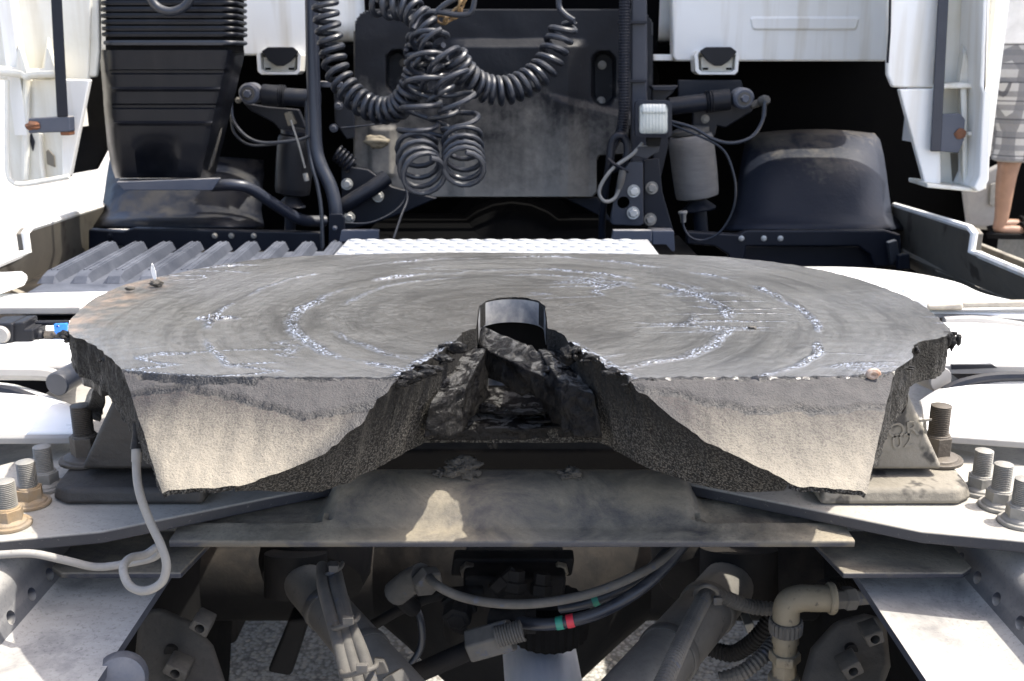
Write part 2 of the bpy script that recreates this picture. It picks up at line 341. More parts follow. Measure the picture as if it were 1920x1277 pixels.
# wet torn grease: glossy, very uneven; paler upward faces stand for its shine
h = nodes_mat('wet_grease'); nx, ny, nzz = h.xyz(h.norm()); a1 = h.noise(h.tc, 130, 6, .7, 1.0); a2 = h.noise(h.tc, 45, 5, .6, 1.5)
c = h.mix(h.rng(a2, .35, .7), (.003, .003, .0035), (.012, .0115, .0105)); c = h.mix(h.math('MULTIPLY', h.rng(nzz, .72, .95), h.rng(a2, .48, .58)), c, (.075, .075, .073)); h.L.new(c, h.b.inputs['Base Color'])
h.inp(h.b.inputs['Roughness'], h.rng(a1, .35, .65, .07, .24)); h.b.inputs['Specular IOR Level'].default_value = .16; h.L.new(h.bump(h.math('ADD', a2, h.math('MULTIPLY', a1, .6)), .005), h.b.inputs['Normal']); M['wet'] = h.m
# plaid
h = nodes_mat('grey_plaid'); x, y, z = h.xyz(h.tc)
def band(v, s, w, o=0.0): return h.math('LESS_THAN', h.math('FRACT', h.math('ADD', h.math('MULTIPLY', v, s), o)), w)
u = h.math('ADD', x, y)
c = h.mix(h.math('MULTIPLY', band(u, 15, .42), .75), (.42, .41, .39), (.12, .12, .125)); c = h.mix(h.math('MULTIPLY', band(z, 15, .42, .3), .75), c, (.15, .15, .155))
c = h.mix(h.math('MULTIPLY', band(u, 11, .07, .25), .8), c, (.05, .05, .06)); c = h.mix(h.math('MULTIPLY', band(z, 11, .07, .55), .8), c, (.05, .05, .06))
h.L.new(c, h.b.inputs['Base Color']); h.b.inputs['Roughness'].default_value = .9
h.L.new(h.bump(h.noise(h.tc, 14), .02), h.b.inputs['Normal']); M['plaid'] = h.m
# moulded tunnel panel: black plastic with soft dust in drifts
def dusty(name, c0, c1, dc, zc, zw, sgn):
    h = nodes_mat(name); x, y, z = h.xyz(h.tc)
    n1 = h.noise(h.tc, 5, 6, .65, .5); n2 = h.noise(h.tc, 40, 5, .7); mpv = h.comb(h.math('MULTIPLY', x, 30), 0.0, h.math('MULTIPLY', z, 4)); n3 = h.noise(mpv, 1, 5, .6)
    c = h.mix(n1, c0, c1)
    d = h.math('ADD', h.math('MULTIPLY', h.math('SUBTRACT', z, zc), sgn/zw), h.math('MULTIPLY', h.math('SUBTRACT', n1, .5), 2.6))
    d = h.math('ADD', d, h.math('MULTIPLY', h.math('SUBTRACT', n3, .5), 1.0))
    d = h.rng(h.math('ADD', d, h.math('MULTIPLY', h.math('SUBTRACT', n2, .5), 1.1)), -.1, 1.3)
    h.L.new(h.mix(d, c, dc), h.b.inputs['Base Color']); h.inp(h.b.inputs['Roughness'], h.rng(d, 0, 1, .5, .85)); h.b.inputs['Specular IOR Level'].default_value = .2
    h.L.new(h.bump(n2, .0015), h.b.inputs['Normal']); return h.m
M['tunnel'] = dusty('dusty_black_panel', (.008, .009, .012), (.014, .015, .018), (.21, .20, .18), 1.31, .20, -1)
M['archr'] = dusty('dusty_wheel_arch', (.010, .013, .022), (.018, .022, .032), (.21, .185, .145), 1.16, .12, 1)
# ---------------------------------------------------------------- ground
g = MB().grid(lambda u, v: Vector(((u-.5)*240, -60+v*240, 0)), 12, 12).build('ground', M['ground']); g['kind'] = 'structure'
# ---------------------------------------------------------------- the coupling
FW = T('fifth_wheel_coupling', 'big greasy horseshoe shaped coupling plate filling the middle of the picture', 'fifth wheel')
LEFT = [(940, 473), (800, 474.5), (631, 478), (540, 482), (475, 487), (420, 494), (369, 502), (294, 516), (240, 526), (187, 547), (156, 568), (130, 597), (127, 617), (140, 628), (163, 637), (186, 652), (205, 668), (226, 690)]
RIGHT = [(940, 473), (1100, 474.5), (1300, 479), (1417, 487), (1480, 494), (1542, 504), (1606, 519), (1679, 543), (1731, 567), (1772, 603), (1782, 617), (1764, 630), (1731, 637), (1712, 650), (1708, 672), (1681, 690)]
inner = [(.287, .776), (.226, .778), (.192, .789), (.160, .803), (.132, .832), (.105, .867), (.068, .955), (.056, 1.005), (.052, 1.03), (.0385, 1.05), (.0385, 1.150), (.030, 1.176), (.017, 1.190), (0, 1.194)]
hl_ = [(-P(a, b, Z=Z0).x, P(a, b, Z=Z0).y) for a, b in LEFT]; hr_ = [(P(a, b, Z=Z0).x, P(a, b, Z=Z0).y) for a, b in RIGHT]
hl_[0] = hr_[0] = (0, hr_[0][1])
def dens(pts, d):
    out = []
    for a, b in zip(pts, pts[1:]):
        n = max(1, int(math.dist(a, b)/d))
        out += [(a[0]+(b[0]-a[0])*k/n, a[1]+(b[1]-a[1])*k/n) for k in range(n)]
    return out+[pts[-1]]
def smooth(pts, n=4): return [tuple(q)[:2] for q in spl([(a, b, 0) for a, b in pts], n)]
sides = {1: dens(smooth(hr_)[:-1]+[hr_[-1]]+[(.294, .776), (.239, .778), (.200, .797), (.165, .815), (.135, .840)]+inner[5:], .004), -1: dens(smooth(hl_)[:-1]+[hl_[-1]]+[(.290, .776)]+inner[1:], .004)}
outl = []
for sgn in (1, -1):
    hd = sides[sgn]; seq = hd if sgn == 1 else hd[::-1]
    for X, Y in seq:
        am = .0014 if X < .16 and Y < 1.06 else .0012 if (X > .37 and Y < 1.07) else (.0007 if Y > 1.05 and X > .05 else .0004)
        o = 3.1 if sgn < 0 else 0
        outl.append((sgn*X+am*2*nz((X*sgn, Y, 0), 80, o)+am*nz((X*sgn, Y, 5), 260, o), Y+am*2*nz((X*sgn, Y, 9), 80, o)))
n_ = len(sides[1]); outl = outl[:n_-1]+outl[n_:-1]
def inside(x, y, poly):
    c = False; j = len(poly)-1
    for i in range(len(poly)):
        a, b = poly[i], poly[j]
        if (a[1] > y) != (b[1] > y) and x < (b[0]-a[0])*(y-a[1])/(b[1]-a[1])+a[0]: c = not c
        j = i
    return c
G = .0021; x0, y0 = -.516, .768; NX, NY = int(1.01/G), int(.732/G)
# scanline inside test per row
rows = []
for j in range(NY):
    yy = y0+(j+.5)*G; xs = []
    k = len(outl)-1
    for i in range(len(outl)):
        a, b = outl[i], outl[k]
        if (a[1] > yy) != (b[1] > yy): xs.append((b[0]-a[0])*(yy-a[1])/(b[1]-a[1])+a[0])
        k = i
    xs.sort(); rows.append(xs)
def isin(i, j):
    if not 0 <= j < NY: return False
    xc = x0+(i+.5)*G; return sum(1 for q in rows[j] if q < xc) % 2 == 1
SL = .68
def yedge(x): return .872+.010*max(0, (abs(x)-.24)/.1)**2*1.6+.003*nz((x, 0, 0), 14)+.0016*nz((x, 3, 0), 70)
def film_y(x):                                          # lower torn edge of the grease skin on the ramps
    if x < 0:
        t = (x+.36)/.25; k = -.002+.030*max(0, min(1, (t-.25)*2.2))*(1-max(0, (t-.8)*2.5))
    else:
        t = (x-.11)/.28; k = .002+.020*max(0, min(1, t*3))*(1-max(0, (t-.55)*1.7))
    return .866-k+.004*nz((x, 1, 0), 30)+.002*nz((x, 8, 0), 120)
def hfield(x, y):
    """height and the masks for dirt, painted sheen and crack shade: ring, dry, grease, film, rust"""
    ring = sheen = gr = fl = ru = 0.0; ax = abs(x); ye = yedge(x)
    rr = math.hypot(x-KX, y-KY); 
    n1 = nz((x, y, 0), 9)
    if y >= ye:
        z = Z0+.0012*nz((x, y, 1), 7)-.0025*max(0, (ax-.30)/.16)**2
        for r0, w, am in ((.243, .010, 1.0), (.335, .0065, 1.0), (.205, .008, .35)):
            q = abs(rr-r0-.012*n1-.006*nz((x, y, 4), 25))/w
            if q < 1: 
                e = (1-q)*am*max(0, min(1, .52+1.4*nz((x, y, r0*30), 16))); ring = max(ring, e)
        if ring > 0: z += .0032*ring*(nz((x, y, 2), 110)+.6*nz((x, y, 7), 260))+.0016*ring
        z += .00045*nz((rr*1.0, math.atan2(y-KY, ax)*.12, 0), 170)+.0004*nz((x, y, 0), 80)
        q = max(0, 1-abs(nz((x*1.0, y*3.5, 6), 9))*9)*max(0, min(1, nz((x, y, 8), 6)*4-.5))
        ring = max(ring, q*.6); z += .0014*q*nz((x, y, 2), 200)
        sheen = max(0, min(1, (rr-.25)*6))*.5*max(.2, min(1, .5+1.4*nz((x, y, 11), 5)))+max(0, min(1, (.96-y)*9))*.35
        # torn pit on the left
        q = ((x+.327-.006*nz((x, y, 3), 40))/.022)**2+((y-1.088)/.0085)**2
        if q < 1.6: z -= .006*max(0, 1-q)+.003*nz((x, y, 0), 130)*(1.6-q)-.0035*max(0, 1-abs(q-1.1)*2.5)*(.5+nz((x, y, 5), 90)); ring = max(ring, min(1, 1.6-q)*.9)
        ru = max(0, min(1, (-x-.43)*25))*.8
        d = y-ye
        if d < .003: gr = 1
        if d < .006: z += .002*nz((x, y, 0), 160)*(1-d/.006)
        if ax < .13 and y < 1.02:                        # torn lip beside the throat
            e = max(0, 1-(ax-(.105-(y-.867)*.40))/.014) if y < .995 else 0
            z += .004*e*(nz((x, y, 2), 130)+.3); ring = max(ring, min(1, e))
    else:
        z = Z0-(ye-y)*SL
        fy = film_y(x)
        if y > fy:
            fl = 1; z += .0020+.0006*nz((x, y, 3), 60)
        else:
            z += .0007*nz((x, y, 3), 60)+.0009*nz((x, y, 3), 170)
            wc = .0036+.003*nz((x, 2, 2), 40)
            if fy-y < wc: gr = 1; z -= .002*math.sin(math.pi*max(0, min(1, (fy-y)/wc)))
        wc = max(.0020, .0032+.004*nz((x, 4, 2), 26)+.002*nz((x, 4, 2), 90)+(.005 if -.34 < x < -.23 else 0))
        if ye-y < wc: q = math.sin(math.pi*(ye-y)/wc); z -= .006*q; gr = 1; fl = 0
        lim = .105+(.867-y)*.86                          # inner edge of the ramp
        gr = max(gr, max(0, min(1, 1-(ax-lim-.010*nz((x, y, 1), 18))/.020))*.8)
        so = .375-(.905-y)*(.66 if x < 0 else .63)
        gr = max(gr, max(0, min(1, 1-(so-ax)/.012))*.35)
        z -= .003*max(0, min(1, 1-(so-ax)/.006))**2
    return z, ring, sheen, gr, fl, ru
zbot = lambda x, y: (1.074+.030*max(0, min(1, (abs(x)-.30)/.11)))+.0015*nz((x, y, 0), 40) if y < 1.06 or abs(x) > .2 else 1.095
vid = {}; VV = []; AT = []; bucket = {}
for s0, (ox_, oy_) in enumerate(outl): bucket.setdefault((int(ox_//.01), int(oy_//.01)), []).append(s0)
def vert(i, j):
    k = (i, j)
    if k not in vid:
        x, y = x0+i*G, y0+j*G
        # pull vertices of the rim onto the outline
        nb = [isin(i-1, j-1), isin(i, j-1), isin(i-1, j), isin(i, j)]
        if not all(nb):
            best = None; bi, bj = int(x//.01), int(y//.01)
            for (ii, jj) in [(bi+p_, bj+q_) for p_ in (-1, 0, 1) for q_ in (-1, 0, 1)]:
                for s0 in bucket.get((ii, jj), ()):
                    A_, B_ = outl[s0], outl[(s0+1) % len(outl)]; ex, ey = B_[0]-A_[0], B_[1]-A_[1]; l2 = ex*ex+ey*ey
                    t = 0 if l2 < 1e-14 else max(0, min(1, ((x-A_[0])*ex+(y-A_[1])*ey)/l2)); qx, qy = A_[0]+ex*t, A_[1]+ey*t
                    d = (qx-x)**2+(qy-y)**2
                    if best is None or d < best[0]: best = (d, qx, qy)
            if best and best[0] < (G*1.5)**2: x, y = best[1], best[2]
        at = hfield(x, y); vid[k] = len(VV); VV.append((x, y, at[0])); AT.append(at[1:])
    return vid[k]
top, rampf = [], {-1: [], 1: []}; inset = set()
for j in range(NY):
    for i in range(NX):
        if isin(i, j):
            inset.add((i, j)); f = (vert(i, j), vert(i+1, j), vert(i+1, j+1), vert(i, j+1))
            xm, ym = x0+(i+.5)*G, y0+(j+.5)*G
            if ym >= yedge(xm): top.append(f)
            else: rampf[1 if xm > 0 else -1].append(f)
def sub(faces, name, m, parent):
    mp = {}; vs = []; fs = []; at = []
    for f in faces:
        t = []
        for q in f:
            if q not in mp: mp[q] = len(vs); vs.append(VV[q]); at.append(AT[q])
            t.append(mp[q])
        fs.append(t)
    me = bpy.data.meshes.new(name); me.from_pydata(vs, [], fs)
    for n, key in enumerate(('ring', 'sheen', 'grease', 'film', 'rust')):
        a = me.attributes.new(key, 'FLOAT', 'POINT'); a.data.foreach_set('value', [q[n] for q in at])
    me.polygons.foreach_set('use_smooth', [True]*len(fs)); me.update()
    o = bpy.data.objects.new(name, me); COL.objects.link(o); me.materials.append(m); o.parent = parent; return o
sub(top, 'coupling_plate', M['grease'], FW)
for sgn, lab in ((-1, 'dusty sloping ramp of the left horn with torn grease skin'), (1, 'dusty sloping ramp of the right horn with torn grease skin')):
    sub(rampf[sgn], 'entry_ramp', M['ramp'], FW)['label'] = lab
# walls below the rim
KEY = [(.770, 0, .006, 1.080), (.778, 0, .007, 1.078), (.789, -.002, .033, 1.061), (.803, .012, .033, 1.054), (.832, .018, .030, 1.053), (.867, .020, .033, 1.053), (.955, .010, .020, 1.055), (1.005, .004, .015, 1.060), (1.05, 0, 0, 1.075), (1.3, 0, 0, 1.09)]
def under(y):
    for a, b in zip(KEY, KEY[1:]):
        if y <= b[0]: t = max(0, (y-a[0])/(b[0]-a[0])); return [a[i]+(b[i]-a[i])*t for i in (1, 2, 3)]
    return [0, 0, 1.09]
wall = {'throat_wall': MB(), 'side_skirt': MB()}
for (i, j) in inset:
    for di, dj, a, b in ((-1, 0, (i, j+1), (i, j)), (1, 0, (i+1, j), (i+1, j+1)), (0, -1, (i, j), (i+1, j)), (0, 1, (i+1, j+1), (i, j+1))):
        if (i+di, j+dj) in inset: continue
        A, B = Vector(VV[vert(*a)]), Vector(VV[vert(*b)]); xm, ym = abs(A.x+B.x)/2, (A.y+B.y)/2
        thr = (xm < .165 and ym < 1.21) or (xm < .232 and ym < .83)
        w = wall['throat_wall' if thr else 'side_skirt']; ring = []
        slot = xm < .05 and ym > 1.04
        n = 14; zb = 1.122 if slot else min(zbot(A.x, A.y), A.z-.006)
        cols = []
        for Q in (A, B):
            ux, uy, uz = under(Q.y); z2 = 1.122 if slot else (min(uz, Q.z-.006) if thr else (lambda t_: (Q.z-.0045)*(1-t_)+min(zbot(Q.x, Q.y), Q.z-.006)*t_)(max(0, min(1, (Q.y-.778)/.06)))); cl = []
            nr = Vector((Q.x, Q.y-1.1, 0)).normalized()
            for k in range(n+1):
                p = Vector((Q.x, Q.y, Q.z+(z2-Q.z)*k/n))
                if k and not slot:
                    p += nr*(.0022*nz(p, 45)+.0014*nz(p, 130)+.001*nz(p, 300))-nr*.001
                    if thr: p.y += uy*k/n; p.x += math.copysign(ux, Q.x)*k/n
                cl.append(p)
            cols.append(cl)
        w.add(cols[0]+cols[1], [(k, k+1, n+2+k, n+1+k) for k in range(n)])
for k, w in wall.items():
    me = w.mesh(k, 180, False); bm = bmesh.new(); bm.from_mesh(me); bmesh.ops.remove_doubles(bm, verts=bm.verts, dist=1e-6); bm.to_mesh(me); bm.free()
    o = bpy.data.objects.new(k, me); COL.objects.link(o); me.materials.append(M['cast']); o.parent = FW
# wear ring round the kingpin seat
h = nodes_mat('polished_seat'); a1 = h.noise(h.tc, 60, 5); x, y, z = h.xyz(h.tc)
h.L.new(h.mix(h.rng(a1, .35, .7), (.20, .21, .23), (.42, .415, .40)), h.b.inputs['Base Color']); h.b.inputs['Metallic'].default_value = .3; h.b.inputs['Roughness'].default_value = .3
M['seat'] = h.m
w = MB(); ring = []
for k in range(33):
    a = math.pi*(k/32); ring.append((.0375*math.cos(a), 1.150+.040*math.sin(a)))
ring = [(.0375, 1.09)]+ring+[(-.0375, 1.09)]
w.loft([[Vector((x, y, z)) for x, y in ring] for z in (1.1485, 1.146, 1.120)], closed=False)
w.loft([[Vector((x, y, 1.120)) for x, y in ring], [Vector((x*1.25, 1.1+(y-1.1)*1.15, 1.120)) for x, y in ring]], closed=False)
w.build('kingpin_seat', M['seat'], FW, fix=False)
w = MB(); w.box((0, 1.235, 1.085), (.30, .03, .06)).box((-.115, 1.14, 1.085), (.03, .18, .06)).box((.115, 1.14, 1.085), (.03, .18, .06)); w.build('lower_casting', M['dark'], FW, bevel=.004)
# jaw, lock bar and lower tongue
def R8(a, b, c, d, dz): return [Vector((*q[:2], q[2]-dz)) for q in (a, b, c, d)]+[Vector(q) for q in (a, b, c, d)]
def pz(px, py, z): return tuple(P(px, py, Z=z))
MB().rbox(R8(pz(898, 650, 1.122), pz(1085, 738, 1.108), pz(1062, 682, 1.122), pz(903, 612, 1.136), .028), 14, .008, 60).build('lock_bar', M['wet'], FW, ang=180)
for sx in (-1, 1):
    MB().rbox([(sx*.088, .925, 1.07), (sx*.050, .945, 1.07), (sx*.026, 1.045, 1.075), (sx*.060, 1.05, 1.075), (sx*.080, .93, 1.108+.006*sx), (sx*.047, .955, 1.116+.004*sx), (sx*.028, 1.045, 1.128), (sx*.055, 1.05, 1.13)], 14, .006, 70).build('jaw_block', M['wet'], FW, ang=180)
tng = MB().rbox(R8(pz(800, 806, 1.045), pz(1150, 800, 1.045), pz(1060, 722, 1.06), pz(880, 728, 1.06), .012), 18, .005, 50)
tng.build('throat_tongue', M['wet'], FW, ang=180)
MB().rbox([pz(790, 830, 1.028), pz(1150, 830, 1.028), (.11, 1.20, 1.02), (-.11, 1.20, 1.02), pz(795, 805, 1.043), pz(1150, 803, 1.043), (.11, 1.20, 1.036), (-.11, 1.20, 1.036)], 14, .003, 60).build('tongue_edge', M['cast'], FW, ang=180)
# torn grease lumps along the rims
for px, py, z, r, sc in ((855,652,1.150,.011,(1.5,1,.8)),(828,672,1.150,.008,(1.5,1,.7)),(1065,664,1.147,.013,(1,1,1)),(1082,655,1.151,.008,(1.5,1,.7)),(1110,672,1.151,.007,(1.7,1,.7)),
        (770,705,1.149,.010,(1.9,1,.7)),(745,718,1.145,.008,(1.8,1,.8)),(1150,700,1.150,.008,(1.8,1,.6)),(1195,716,1.146,.007,(1.8,1,.7)),(800,690,1.150,.007,(1.7,1,.7)),
        (1784,640,1.134,.010,(.8,.8,1.5)),(1775,628,1.144,.008,(1.2,1,.8)),(1740,638,1.143,.007,(1.6,1,.7)),(1716,656,1.142,.007,(.8,1,1)),(1690,690,1.143,.005,(2,1,.6)),(134,632,1.140,.009,(1.4,1,.9)),(160,643,1.139,.009,(1.4,1,.9)),(184,658,1.138,.008,(1.3,1,.9)),
        (200,676,1.139,.006,(1.3,1,.9)),(235,694,1.143,.005,(2,1,.6)),(905,800,1.045,.007,(2,1,.5)),(1010,790,1.047,.008,(2.5,1,.4)),(925,832,1.025,.006,(1,.6,1.2)),(820,770,1.08,.008,(1,1,1)),(800,745,1.09,.008,(.8,.8,1.5)),(1140,760,1.09,.008,(1.4,.8,1)),(780,690,1.147,.006,(2,1,.5))):
    m_ = MB().blob(P(px, py, Z=z), r*.62, .6, 1.4, 3, sc)
    for k_ in range(4): m_.blob(P(px, py, Z=z)+Vector((random.uniform(-1, 1)*r*sc[0], random.uniform(-.6, .6)*r, random.uniform(-.5, .3)*r)), r*random.uniform(.22, .5), .6, 1.4, 2, sc)
    m_.build('grease_lump', M['wet'] if z > 1.11 and 700 < px < 1250 else M['clot'], FW, ang=180)
MB().rbox([(-.462, 1.040, 1.090), (-.425, 1.000, 1.090), (-.33, 1.02, 1.09), (-.38, 1.12, 1.09), (-.462, 1.040, 1.142), (-.425, 1.000, 1.142), (-.33, 1.02, 1.142), (-.38, 1.12, 1.142)], 8, .003, 60).build('end_pocket', M['clot'], FW, ang=180)
for px, py, z, r, sc in ((1045, 690, 1.120, .011, (1.4, .9, .5)), (1065, 706, 1.114, .011, (1.3, 1, .6)), (1050, 640, 1.134, .009, (1, 1, .9)), (868, 700, 1.114, .010, (1.5, 1, .5)), (985, 770, 1.056, .014, (2.4, 1, .22)), (900, 765, 1.056, .012, (2, 1, .25)), (1075, 770, 1.055, .012, (2, 1, .25))):
    MB().blob(P(px, py, Z=z), r*.9, .5, 1.1, 4, (sc[0], sc[1], sc[2]*1.2), .15).build('grease_fold', M['wet'], FW, ang=180)
# bearing pedestals
def hexnut(r, hgt):
    m = MB(); n = 6; m.frus([Vector((r*math.cos(math.pi/3*k), r*math.sin(math.pi/3*k), 0)) for k in range(6)], [Vector((r*math.cos(math.pi/3*k), r*math.sin(math.pi/3*k), hgt)) for k in range(6)]); return m
def thread(r, z1, z2, pitch):
    p = [(r*.9, z1)]; z = z1
    while z < z2-pitch: p += [(r, z+pitch*.25), (r, z+pitch*.45), (r*.87, z+pitch*.75)]; z += pitch
    p += [(r, z+pitch*.3), (r*.98, z2-.0006), (r*.9, z2)]; return p
def bolt_proto(mt, r, nutr, nuth, stud, wash, flange=True, pitch=.0022, mn2=None):
    s = MB().lathe(thread(r, nuth, stud, pitch), (0, 0, 0), n=20).build('bolt', mt, bevel=0, ang=50)
    nt = hexnut(nutr, nuth); nt.lathe([(nutr*.84, nuth-.001), (nutr*.80, nuth+.002), (r*1.02, nuth+.0022)], (0, 0, 0), n=20)
    if flange: nt.lathe([(wash*.86, .002), (wash*.80, .006), (nutr*.9, .009)], (0, 0, 0), n=24)
    n_ = nt.build('nut', mn2 or mt, s, bevel=.0008)
    MB().lathe([(wash, 0), (wash, .003), (wash*.97, .004), (r, .0042)], (0, 0, 0), n=28).build('washer', mn2 or mt, s, bevel=.0005)
    return s
proto_list = []
bp_dark = bolt_proto(M['boltdark'], .0115, .0165, .030, .066, .030); proto_list.append(bp_dark)
def put(proto, parent, p, s=1.0, rz=None, tilt=(0, 0)):
    return dupe(proto, parent, Matrix.Translation(p) @ Matrix.Rotation(tilt[0], 4, 'X') @ Matrix.Rotation(tilt[1], 4, 'Y') @ Matrix.Rotation(random.random()*3 if rz is None else rz, 4, 'Z') @ Matrix.Diagonal((s, s, s, 1)))
ZM = .965
for sgn in (-1, 1):
    lab = ("dark greasy bearing pedestal with a bolt under the plate's left edge", "dusty bearing pedestal with a bolt and cast letters under the plate's right edge")[sgn > 0]
    pd = T('bearing_pedestal', lab, 'pedestal', 'bearing pedestals')
    mt = mat('greasy_pedestal', (.022, .020, .018), (.040, .036, .031), 20, .6, bump=.0015, bsc=120, dust=(.07, .062, .05), damt=.3) if sgn < 0 else mat('dusty_pedestal', (.17, .155, .125), (.24, .22, .18), 14, .8, bump=.0015, bsc=120, speck=(.05, .046, .04), spsc=24, spth=.58)
    X = lambda x: sgn*x
    foot = [(.33,1.00),(.33,1.15),(.47,1.15),(.495,1.12),(.505,1.06),(.50,1.015),(.48,1.0)]
    MB().frus([Vector((X(a), b, ZM+.001)) for a, b in foot], [Vector((X(.335+(a-.335)*.97), 1.075+(b-1.075)*.95, ZM+.019)) for a, b in foot]).build('foot', mt, pd, bevel=.006, seg=3)
    # body rises to the bearing under the plate
    A = [(.475, .992), (.30, .992), (.30, 1.10), (.405, 1.10), (.425, 1.085)]
    b = MB().prism([Vector((X(a), 1.035, c)) for a, c in A], (0, .10, 0)).build('bracket_body', mt, pd, bevel=.006, seg=3)
    cut(b, MB().lathe([(.032, -.02), (.032, .2)], (X(.395), 1.0, 1.075), (0, 1, 0), n=24))
    MB().lathe([(.046, 0), (.046, .04), (.036, .043), (.034, .0)], (X(.36), 1.085, 1.07), (X(1), 0, 0), n=28).build('bearing_cap', M['cast'], pd)
    p = P(163, 862, Z=ZM+.020) if sgn < 0 else P(1753, 862, Z=ZM+.020)
    put(bp_dark, pd, p, 1.0, .25)
    if sgn > 0:
        for txt, px, py, zz in (('ORT', 1664, 822, 1.012), ('02', 1672, 842, 1.0)):
            cu = bpy.data.curves.new('cast_letters', 'FONT'); cu.body = txt; cu.size = .024; cu.extrude = .0008
            tmp = bpy.data.objects.new('tmp', cu); COL.objects.link(tmp)
            me = bpy.data.meshes.new_from_object(tmp.evaluated_get(bpy.context.evaluated_depsgraph_get())); bpy.data.objects.remove(tmp)
            o = bpy.data.objects.new('cast_letters', me); COL.objects.link(o); o.data.materials.append(mt); o.parent = pd
            o.matrix_local = Matrix.Translation(P(px, py, Y=1.0345)) @ Matrix.Rotation(R(90), 4, 'X') @ Matrix.Rotation(R(8), 4, 'Z')
    else:
        MB().rbox([pz(150, 780, 1.02), pz(188, 792, 1.02), pz(190, 740, 1.06), pz(165, 735, 1.06), pz(165, 765, 1.05), pz(195, 770, 1.05), pz(200, 720, 1.09), pz(180, 715, 1.09)], 6, .004, 60).build('rubber_boot', M['clot'], pd, ang=180)
# feather, crumbs and shell lying on the plate and ramp
fe = T('feather', 'tiny white feather stuck upright in a crumb at the left of the plate', 'feather')
b0 = P(291, 528, Z=Z0)
MB().grid(lambda u, v: b0+Vector((L(9,1.3)*(u-.5)*math.sin(math.pi*(.15+.8*v))-.002*v, .003*math.sin(u*3)*v, .002+L(32,1.3)*v)), 6, 10).build('vane', M['feather'], fe, solid=.0006)
MB().tube([b0, b0+Vector((-.001, 0, L(26,1.3)))], .0004, 6).build('quill', M['feather'], fe)
tag(MB().blob(P(294, 531, Z=Z0+.003), .006, .5, 1.6, 3, (1.4, 1, .7)).build('grease_crumb', M['crumb'], ang=180), 'black crumb at the foot of the white feather on the plate', 'crumb', 'crumbs on the plate')
tag(MB().blob(P(244, 541, Z=Z0+.002), .004, .5, 1.6, 3, (1.5, 1, .6)).build('grease_crumb', M['crumb'], ang=180), 'smaller black crumb left of the feather near the rim of the plate', 'crumb', 'crumbs on the plate')
tag(MB().blob(P(1410, 615, Z=Z0+.001), .0035, .5, 1.6, 3, (1.3, 1, .6)).build('grease_crumb', M['crumb'], ang=180), 'tiny dark crumb on the right half of the plate', 'crumb', 'crumbs on the plate')
sh = MB(); c0 = P(1634, 702, Y=.878)
sh.tube([c0+Vector((.0052*(1-t)*math.cos(t*13)+.004*t, -.001, .0052*(1-t)*math.sin(t*13)*.7)) for t in [k/40 for k in range(41)]], lambda t: .0030*(1-t*.85)+.0004, 8)
tag(sh.build('snail_shell', M['shell']), 'small brown and white snail shell stuck on the right ramp edge', 'shell')
# ---------------------------------------------------------------- cross member under the coupling
CM = T('cross_member', 'dusty navy pressed steel cross member running across below the coupling', 'cross member')
def beam_prof(x):
    k = max(0, min(1, (.212-abs(x))/.022)); k = k*k*(3-2*k)
    hz = .982-.034*(1-k)
    return [(1.075, .925), (1.075, hz-.012), (1.066, hz-.002), (1.057, hz), (1.042, hz-.001), (1.028, hz-.004), (1.016, hz-.010 if k > .5 else hz-.004), (1.007, hz-.018 if k > .5 else hz-.006), (.999, hz-.026 if k > .5 else hz-.008), (.995, .952-.004*(1-k)), (.990, .9475), (.984, .9445), (.962, .9445), (.9605, .943), (.9605, .938), (.962, .9365), (1.0, .9365), (1.02, .925)]
MB().loft([[Vector((x, y, z)) for y, z in beam_prof(x)] for x in [(-.357+.714*k/130) for k in range(131)]]).build('pressed_beam', M['beam'], CM, ang=50)
MB().box((0, 1.275, .865), (.74, .05, .13)).build('rear_crossbar', M['dark'], CM, bevel=.006)
for sgn in (-1, 1):
    q = [Vector((sgn*a, b, .905)) for a, b in ((.345, .952), (.47, .952), (.485, .965), (.485, 1.05), (.33, 1.05))]
    MB().prism(q, (0, 0, .007)).build('end_tab', M['beam'], CM, bevel=.002)
# ---------------------------------------------------------------- mounting plates with bolts
bp_d = bolt_proto(M['bolt'], .0105, .0155, .021, .053, .0225); bp_r = bolt_proto(M['bolt'], .0105, .0155, .021, .053, .0225, mn2=M['boltsun'])
proto_list += [bp_d, bp_r]
for sgn in (-1, 1):
    mpz = T('mounting_plate', ('dusty steel mounting plate at the left with three bolts, two tinted ochre for sunlight', 'dusty steel mounting plate at the right with three grey bolts')[sgn > 0], 'mounting plate', 'mounting plates')
    o = [(.187,1.066),(.417,.940),(.515,.918),(.66,.915),(.66,1.03),(.62,1.10),(.575,1.15),(.52,1.185),(.47,1.20),(.187,1.20)]
    MB().prism([Vector((sgn*a, b, ZM-.014)) for a, b in o], (0, 0, .014)).build('plate', M['dsteel'], mpz, bevel=.0025)
    bl = ((88, 914), (58, 945), (20, 985)) if sgn < 0 else ((1836, 922), (1872, 950), (1910, 980))
    for k, (px, py) in enumerate(bl):
        put(bp_r if sgn < 0 and k > 0 else bp_d, mpz, P(px, py, Z=ZM+.0005), .93)
